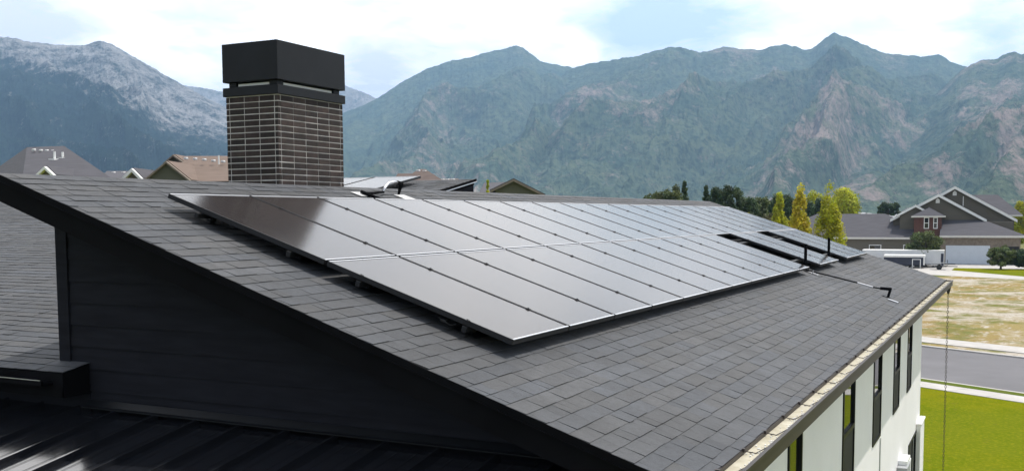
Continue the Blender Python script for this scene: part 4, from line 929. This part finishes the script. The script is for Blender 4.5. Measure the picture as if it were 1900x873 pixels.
TL = [
 ('pine_tree', 1202, 352, 380, 30, 118, 'ragged', 'leaf_olive', 'low olive green tree at the left end of the tree row beyond the grey roof'),
 ('leafy_tree', 1224, 343, 385, 34, 122, 'ragged', 'leaf_olive', 'broad olive green tree, second in the left clump beyond the roof'),
 ('leafy_tree', 1247, 338, 385, 36, 120, 'ragged', 'leaf_olive', 'tallest olive green tree of the left clump beyond the roof'),
 ('pine_tree', 1270, 336, 385, 26, 124, 'cone', 'leaf_dark', 'dark green tree at the right end of the left clump beyond the roof'),
 ('pine_tree', 1310, 343, 390, 26, 126, 'cone', 'leaf_dark', 'dark pointed tree starting the middle clump beyond the solar panels'),
 ('pine_tree', 1330, 340, 395, 32, 124, 'ragged', 'leaf_dark', 'dark green tree with two rounded tops in the middle clump'),
 ('pine_tree', 1359, 339, 400, 38, 122, 'ragged', 'leaf_dark', 'tallest dark green tree of the middle clump above the panels'),
 ('pine_tree', 1386, 355, 405, 34, 124, 'ragged', 'leaf_dark', 'low dark green tree right of the tallest dark one'),
 ('pine_tree', 1409, 360, 410, 36, 128, 'ragged', 'leaf_olive', 'low dull green tree behind the bright green sapling'),
 ('pine_tree', 1432, 358, 410, 34, 132, 'ragged', 'leaf_dark', 'dark rounded tree behind the bright green tree'),
 ('pine_tree', 1462, 356, 408, 34, 136, 'ragged', 'leaf_dark', 'dark tree just left of the tall yellow poplar'),
 ('sapling', 1375, 371, 396, 14, 70, 'ragged', 'leaf_bright', 'small bright yellow green sapling top peeking over the upper panels'),
 ('sapling', 1386, 381, 398, 12, 69, 'ragged', 'leaf_bright', 'lower bright green sapling tip beside the taller sapling'),
 ('leafy_tree', 1424, 383, 410, 20, 95, 'ragged', 'leaf_pale', 'small pale grey green tree at the left foot of the bright green tree'),
 ('leafy_tree', 1446, 361, 412, 36, 92, 'column', 'leaf_bright', 'bright green tree left of the tall yellow poplar'),
 ('poplar_tree', 1483, 343, 440, 42, 84, 'column', 'leaf_yellow', 'tall narrow yellow poplar rising beside the panels'),
 ('leafy_tree', 1512, 353, 405, 34, 195, 'round', 'leaf_bright', 'round bright green tree between the two poplars'),
 ('pine_tree', 1514, 366, 410, 34, 190, 'ragged', 'leaf_dark', 'dark low tree between the two poplars'),
 ('leafy_tree', 1566, 356, 404, 50, 195, 'round', 'leaf_bright', 'rounded yellow green tree right of the green poplar'),
 ('poplar_tree', 1537, 346, 460, 54, 82, 'column', 'leaf_bright', 'tall yellow green poplar in front of the long grey roof'),
 ('bush_tree', 1717, 430, 478, 74, 136, 'round', 'leaf_olive', 'dense rounded dark green tree against the taupe house wall'),
 ('lawn_tree', 1857, 453, 492, 52, 128, 'ragged', 'leaf_olive', 'small open crowned tree on the lawn in front of the garage'),
 ('leafy_tree', 1902, 462, 500, 34, 128, 'ragged', 'leaf_dark', 'dark tree cut by the right edge in front of the open garage bay'),
 ('leafy_tree', 1893, 375, 400, 26, 190, 'round', 'leaf_bright', 'green tree behind the taupe house at the right edge'),
 ('leafy_tree', 1648, 374, 400, 42, 260, 'ragged', 'leaf_dark', 'dark green tree far behind the long grey roof'),
 ('conifer', 905, 327, 368, 15, 55, 'cone', 'leaf_bright', 'slim light green conifer beside the olive gabled house'),
 ('conifer', 282, 311, 335, 9, 90, 'cone', 'leaf_dark', 'tiny dark conifer left of the brown roofed house'),
 ('shrub_tree', 962, 338, 366, 30, 57, 'ragged', 'leaf_pale', 'thin pale weedy tree in front of the olive gable'),
]
for i, (nm, px, yt, yb_, w, D, kd, lf, lab) in enumerate(TL):
    tree(nm, px, yt, yb_, w, D, kd, lf, lab, seed=100+i, nleaf=(5200 if w > 30 else 2400) if lab.find('weedy') < 0 else 160)
# distant wood at the foot of the mountains
b = MB(); rs = random.Random(77)
for i in range(620):
    D = 240*(1500/240)**rs.random(); px = rs.uniform(150, 2050); 
    if px < 1150 and D < 420: continue
    g0 = ground_at(px, D); hh = rs.uniform(3.0, 6.6) if px < 1900 else rs.uniform(4, 8); rr = hh*rs.uniform(0.5, 1.0); br0 = rs.uniform(0.6, 1.5)
    for j in range(46):
        v = np.array([rs.gauss(0, 1), rs.gauss(0, 1), rs.gauss(0, 1)]); v /= np.linalg.norm(v); p = g0+np.array([v[0]*rr*1.3, v[1]*rr*1.3, hh*0.55+v[2]*hh*0.5])
        s_ = hh*0.14*rs.uniform(0.6, 1.3); n1 = np.array([rs.gauss(0, 1), rs.gauss(0, 1), rs.gauss(0, 1)]); n1 /= np.linalg.norm(n1); n2 = np.cross(n1, v); n2 /= np.linalg.norm(n2)
        k = br0*rs.uniform(0.75, 1.25); b.quad(p-n1*s_, p-n2*s_, p+n1*s_, p+n2*s_, tint=(k, k, k))
tag(b.build('distant_wood', 'leaf_olive', tint=True, recalc=False), 'hazy band of far trees at the foot of the mountains', 'wood', kind='stuff')
rs = random.Random(31)
dh = None
for i in range(22):
    D = 300+rs.random()*700; px = rs.uniform(1560, 1700) if i < 13 else rs.uniform(1860, 1930); g0 = ground_at(px, D); 
    if dh is None:
        dh = empty('distant_house', (0, 0, GZ), 'tiny pale house among the far trees at the mountain foot', 'house', 'tiny distant houses')
        ORG[dh.name] = np.zeros(3)
        MB().box((-5, -4, 0), (5, 4, 5.2)).build('wall', 'white_paint', dh)
        MB().prism([(-5.4, -4.5, 5.2), (-5.4, 4.5, 5.2), (-5.4, 0, 7.6)], (10.8, 0, 0)).build('roof', 'box_grey', dh); o = dh
    else: o = copy_tree(dh)
    o.location = tuple(g0); o.rotation_euler = (0, 0, rs.uniform(0, 3.1))

# --- roofs of the neighbours behind the ridge
def roofhull(par, name, m, pts, faces, wall_m=None, wall_pts=None):
    b = MB()
    for f in faces: b.quad(*[pts[i] for i in f])
    o = b.build(name, m, par)
    if wall_m:
        q = [np.array(p) for p in wall_pts]; c = sum(q)/len(q); q = [c+(p-c)*0.94 for p in q]
        zt_ = min(p[2] for p in q)-0.05
        b = MB(); top = [np.array((p[0], p[1], zt_)) for p in q]; b.prism([np.array((p[0], p[1], GZ)) for p in q], (0, 0, zt_-GZ)); b.build('wall', wall_m, par)
    return o
def lvl(p, z): return np.array([p[0], p[1], z])
def vents(par, lst, D, sz=0.30, m='galvanised'):
    for (x, y) in lst:
        p = at(x, y, D); o = MB().box((p[0]-sz/2, p[1]-sz/2, p[2]-0.13), (p[0]+sz/2, p[1]+sz/2, p[2]+0.03)); bevel(o.build('roof_vent', m, par), 0.03)
n1 = empty('neighbour_house', ground_at(110, 64), 'grey hip roofed house with five ridge vents and two white vent pipes at the left', 'house', rot=None)
A = at(50, 273, 66); B = lvl(at(119, 276, 65), A[2]); ze = at(100, 332, 59)[2]
C1 = lvl(at(41, 330, 58.5), ze); C2 = lvl(at(207, 330, 58), ze); C3 = lvl(at(170, 330, 76), ze); C4 = lvl(at(-58, 330, 74), ze)
roofhull(n1, 'roof', 'far_shingle', [C1, C2, C3, C4, A, B], [(0, 1, 5, 4), (1, 2, 5), (2, 3, 4, 5), (3, 0, 4), (0, 3, 2, 1)], 'tan_siding', [C1, C2, C3, C4])
vents(n1, [(63, 277), (76, 278), (87, 278.5), (98.5, 279), (110, 279.5)], 64.3, 0.20)
for (x0, y0, y1, dd) in ((101.5, 281, 294.5, 62.2), (116.5, 282, 292, 62.6)):
    a_ = at(x0, y1, dd); c_ = at(x0, y0, dd); MB().tube([lvl(a_, a_[2]-0.1), lvl(a_, c_[2])], 0.07, 8).build('vent_pipe', 'white_paint', n1)
    MB().box((a_[0]-0.25, a_[1]-0.25, a_[2]-0.10), (a_[0]+0.25, a_[1]+0.25, a_[2]+0.0)).build('pipe_flashing', 'white_paint', n1)
def chevron(par, ap, le, re, D, t_=0.25, wallm='tan_siding', roofm='far_shingle', depth=5.0, fm='white_paint'):
    A_ = at(*ap, D); L_ = at(*le, D); R_ = at(*re, D); dv = np.array([BF[0], BF[1], 0]); dv /= np.linalg.norm(dv); dn = Ut*t_
    MB().prism([L_+Ut*0, A_, R_, R_-Ut*3.5, L_-Ut*3.5], dv*depth).build('gable_wall', wallm, par)
    for e in (L_, R_):
        s = (e-A_); s = s/np.linalg.norm(s)*0.35; e2_ = e+s
        MB().prism([A_+Ut*0.10, e2_+Ut*0.10, e2_-dn+Ut*0.10, A_-dn+Ut*0.10], dv*-0.35).build('fascia', fm, par)
        MB().prism([A_+Ut*0.16, e2_+Ut*0.16, e2_+Ut*0.104, A_+Ut*0.104], dv*(depth+0.0)-0*dv).build('gable_roof', roofm, par)
chevron(n1, (87.5, 312.5), (79.5, 320), (96, 320.5), 56.5, 0.16)
n2 = empty('neighbour_house', ground_at(226, 72), 'low grey roof with one white edged gable between the grey and brown houses', 'house')
A = at(198, 317, 74); B = lvl(at(262, 317.5, 74), A[2]); ze = at(100, 335, 68)[2]
C1 = lvl(at(180, 330, 67), ze); C2 = lvl(at(285, 330, 67), ze); C3 = lvl(at(275, 330, 81), ze); C4 = lvl(at(185, 330, 81), ze)
roofhull(n2, 'roof', 'far_shingle', [C1, C2, C3, C4, A, B], [(0, 1, 5, 4), (1, 2, 5), (2, 3, 4, 5), (3, 0, 4), (0, 3, 2, 1)], 'tan_siding', [C1, C2, C3, C4])
vents(n2, [(211, 319.5), (229, 319.5)], 72.5, 0.24)
chevron(n2, (247.5, 315.5), (236, 327), (259, 327), 64.5, 0.22)
n3 = empty('neighbour_house', ground_at(400, 70), 'brown roofed house with olive gable left of the chimney', 'house')
A = at(323, 289.5, 73); B = lvl(at(520, 292, 73), A[2]); ze = at(400, 336, 66)[2]
C1 = lvl(at(322, 336, 66), ze); C2 = lvl(at(560, 336, 66), ze); C3 = lvl(at(540, 336, 80), ze); C4 = lvl(at(318, 330, 80), ze)
roofhull(n3, 'roof', 'brown_shingle', [C1, C2, C3, C4, A, B], [(0, 1, 5, 4), (2, 3, 4, 5), (1, 2, 5), (3, 0, 4), (0, 3, 2, 1)], 'olive_siding', [C1, C2, C3, C4])
chevron(n3, (311, 302.5), (279, 329), (347, 331), 65.0, 0.13, 'olive_siding', 'brown_shingle', 8.5, 'stone_tan')
chevron(n3, (323.5, 290), (313, 299), (336, 299), 71.5, 0.12, 'olive_siding', 'brown_shingle', 3.0, 'stone_tan')
vents(n3, [(345, 292.5), (362, 293.5), (379, 295), (396, 297), (414, 298.5), (332, 303)], 70.2, 0.24)
a_ = at(406, 302, 69.2); MB().tube([lvl(a_, a_[2]-0.1), lvl(a_, a_[2]+0.5)], 0.05, 8).build('vent_pipe', 'white_paint', n3)
n4 = empty('neighbour_house', ground_at(790, 80), 'rust brown peaked roof just right of the chimney', 'house')
A = at(776, 313.5, 82); B = lvl(at(789, 313.5, 82), A[2]); ze = at(790, 338, 76)[2]
C1 = lvl(at(742, 336, 76), ze); C2 = lvl(at(826, 337, 75), ze); C3 = lvl(at(842, 337, 90), ze); C4 = lvl(at(730, 337, 90), ze)
roofhull(n4, 'roof', 'rust_shingle', [C1, C2, C3, C4, A, B], [(0, 1, 5, 4), (1, 2, 5), (2, 3, 4, 5), (3, 0, 4), (0, 3, 2, 1)], 'tan_siding', [C1, C2, C3, C4])
A = at(738, 329, 79); B = lvl(at(766, 322, 79), A[2]+0.3); A = lvl(A, B[2]); C1 = lvl(at(728, 338, 75), ze); C2 = lvl(at(770, 338, 75), ze); C3 = lvl(at(770, 338, 84), ze); C4 = lvl(at(728, 338, 84), ze)
roofhull(n4, 'low_roof', 'rust_shingle', [C1, C2, C3, C4, A, B], [(0, 1, 5, 4), (1, 2, 5), (2, 3, 4, 5), (3, 0, 4), (0, 3, 2, 1)])
A = at(812, 331.5, 80); B = lvl(at(850, 331.5, 80), A[2]); C1 = lvl(at(800, 345, 75), ze-0.4); C2 = lvl(at(868, 345, 75), ze-0.4); C3 = lvl(at(866, 345, 86), ze-0.4); C4 = lvl(at(800, 345, 86), ze-0.4)
roofhull(n4, 'side_roof', 'brown_shingle', [C1, C2, C3, C4, A, B], [(0, 1, 5, 4), (1, 2, 5), (2, 3, 4, 5), (3, 0, 4), (0, 3, 2, 1)], 'tan_siding', [C1, C2, C3, C4])
vents(n4, [(776, 315.5), (788, 316.5)], 81, 0.28); vents(n4, [(821, 332.5), (830, 332.5), (840, 332.5)], 79.2, 0.30)
n5 = empty('neighbour_house', ground_at(955, 62), 'olive gabled house with grey roof beside the slim conifer', 'house')
chevron(n5, (953, 335.5), (919, 352), (1002, 360), 60, 0.13, 'olive_siding', 'far_shingle', 9, 'stone_tan')
A = at(898, 339, 68); B = lvl(at(953, 336, 66), A[2]); ze = at(900, 362, 62)[2]
C1 = lvl(at(886, 362, 62), ze); C2 = lvl(at(950, 362, 62), ze); C3 = lvl(at(960, 362, 74), ze); C4 = lvl(at(890, 362, 74), ze)
roofhull(n5, 'roof', 'far_shingle', [C1, C2, C3, C4, A, B], [(0, 1, 5, 4), (1, 2, 5), (2, 3, 4, 5), (3, 0, 4), (0, 3, 2, 1)], 'olive_siding', [C1, C2, C3, C4])
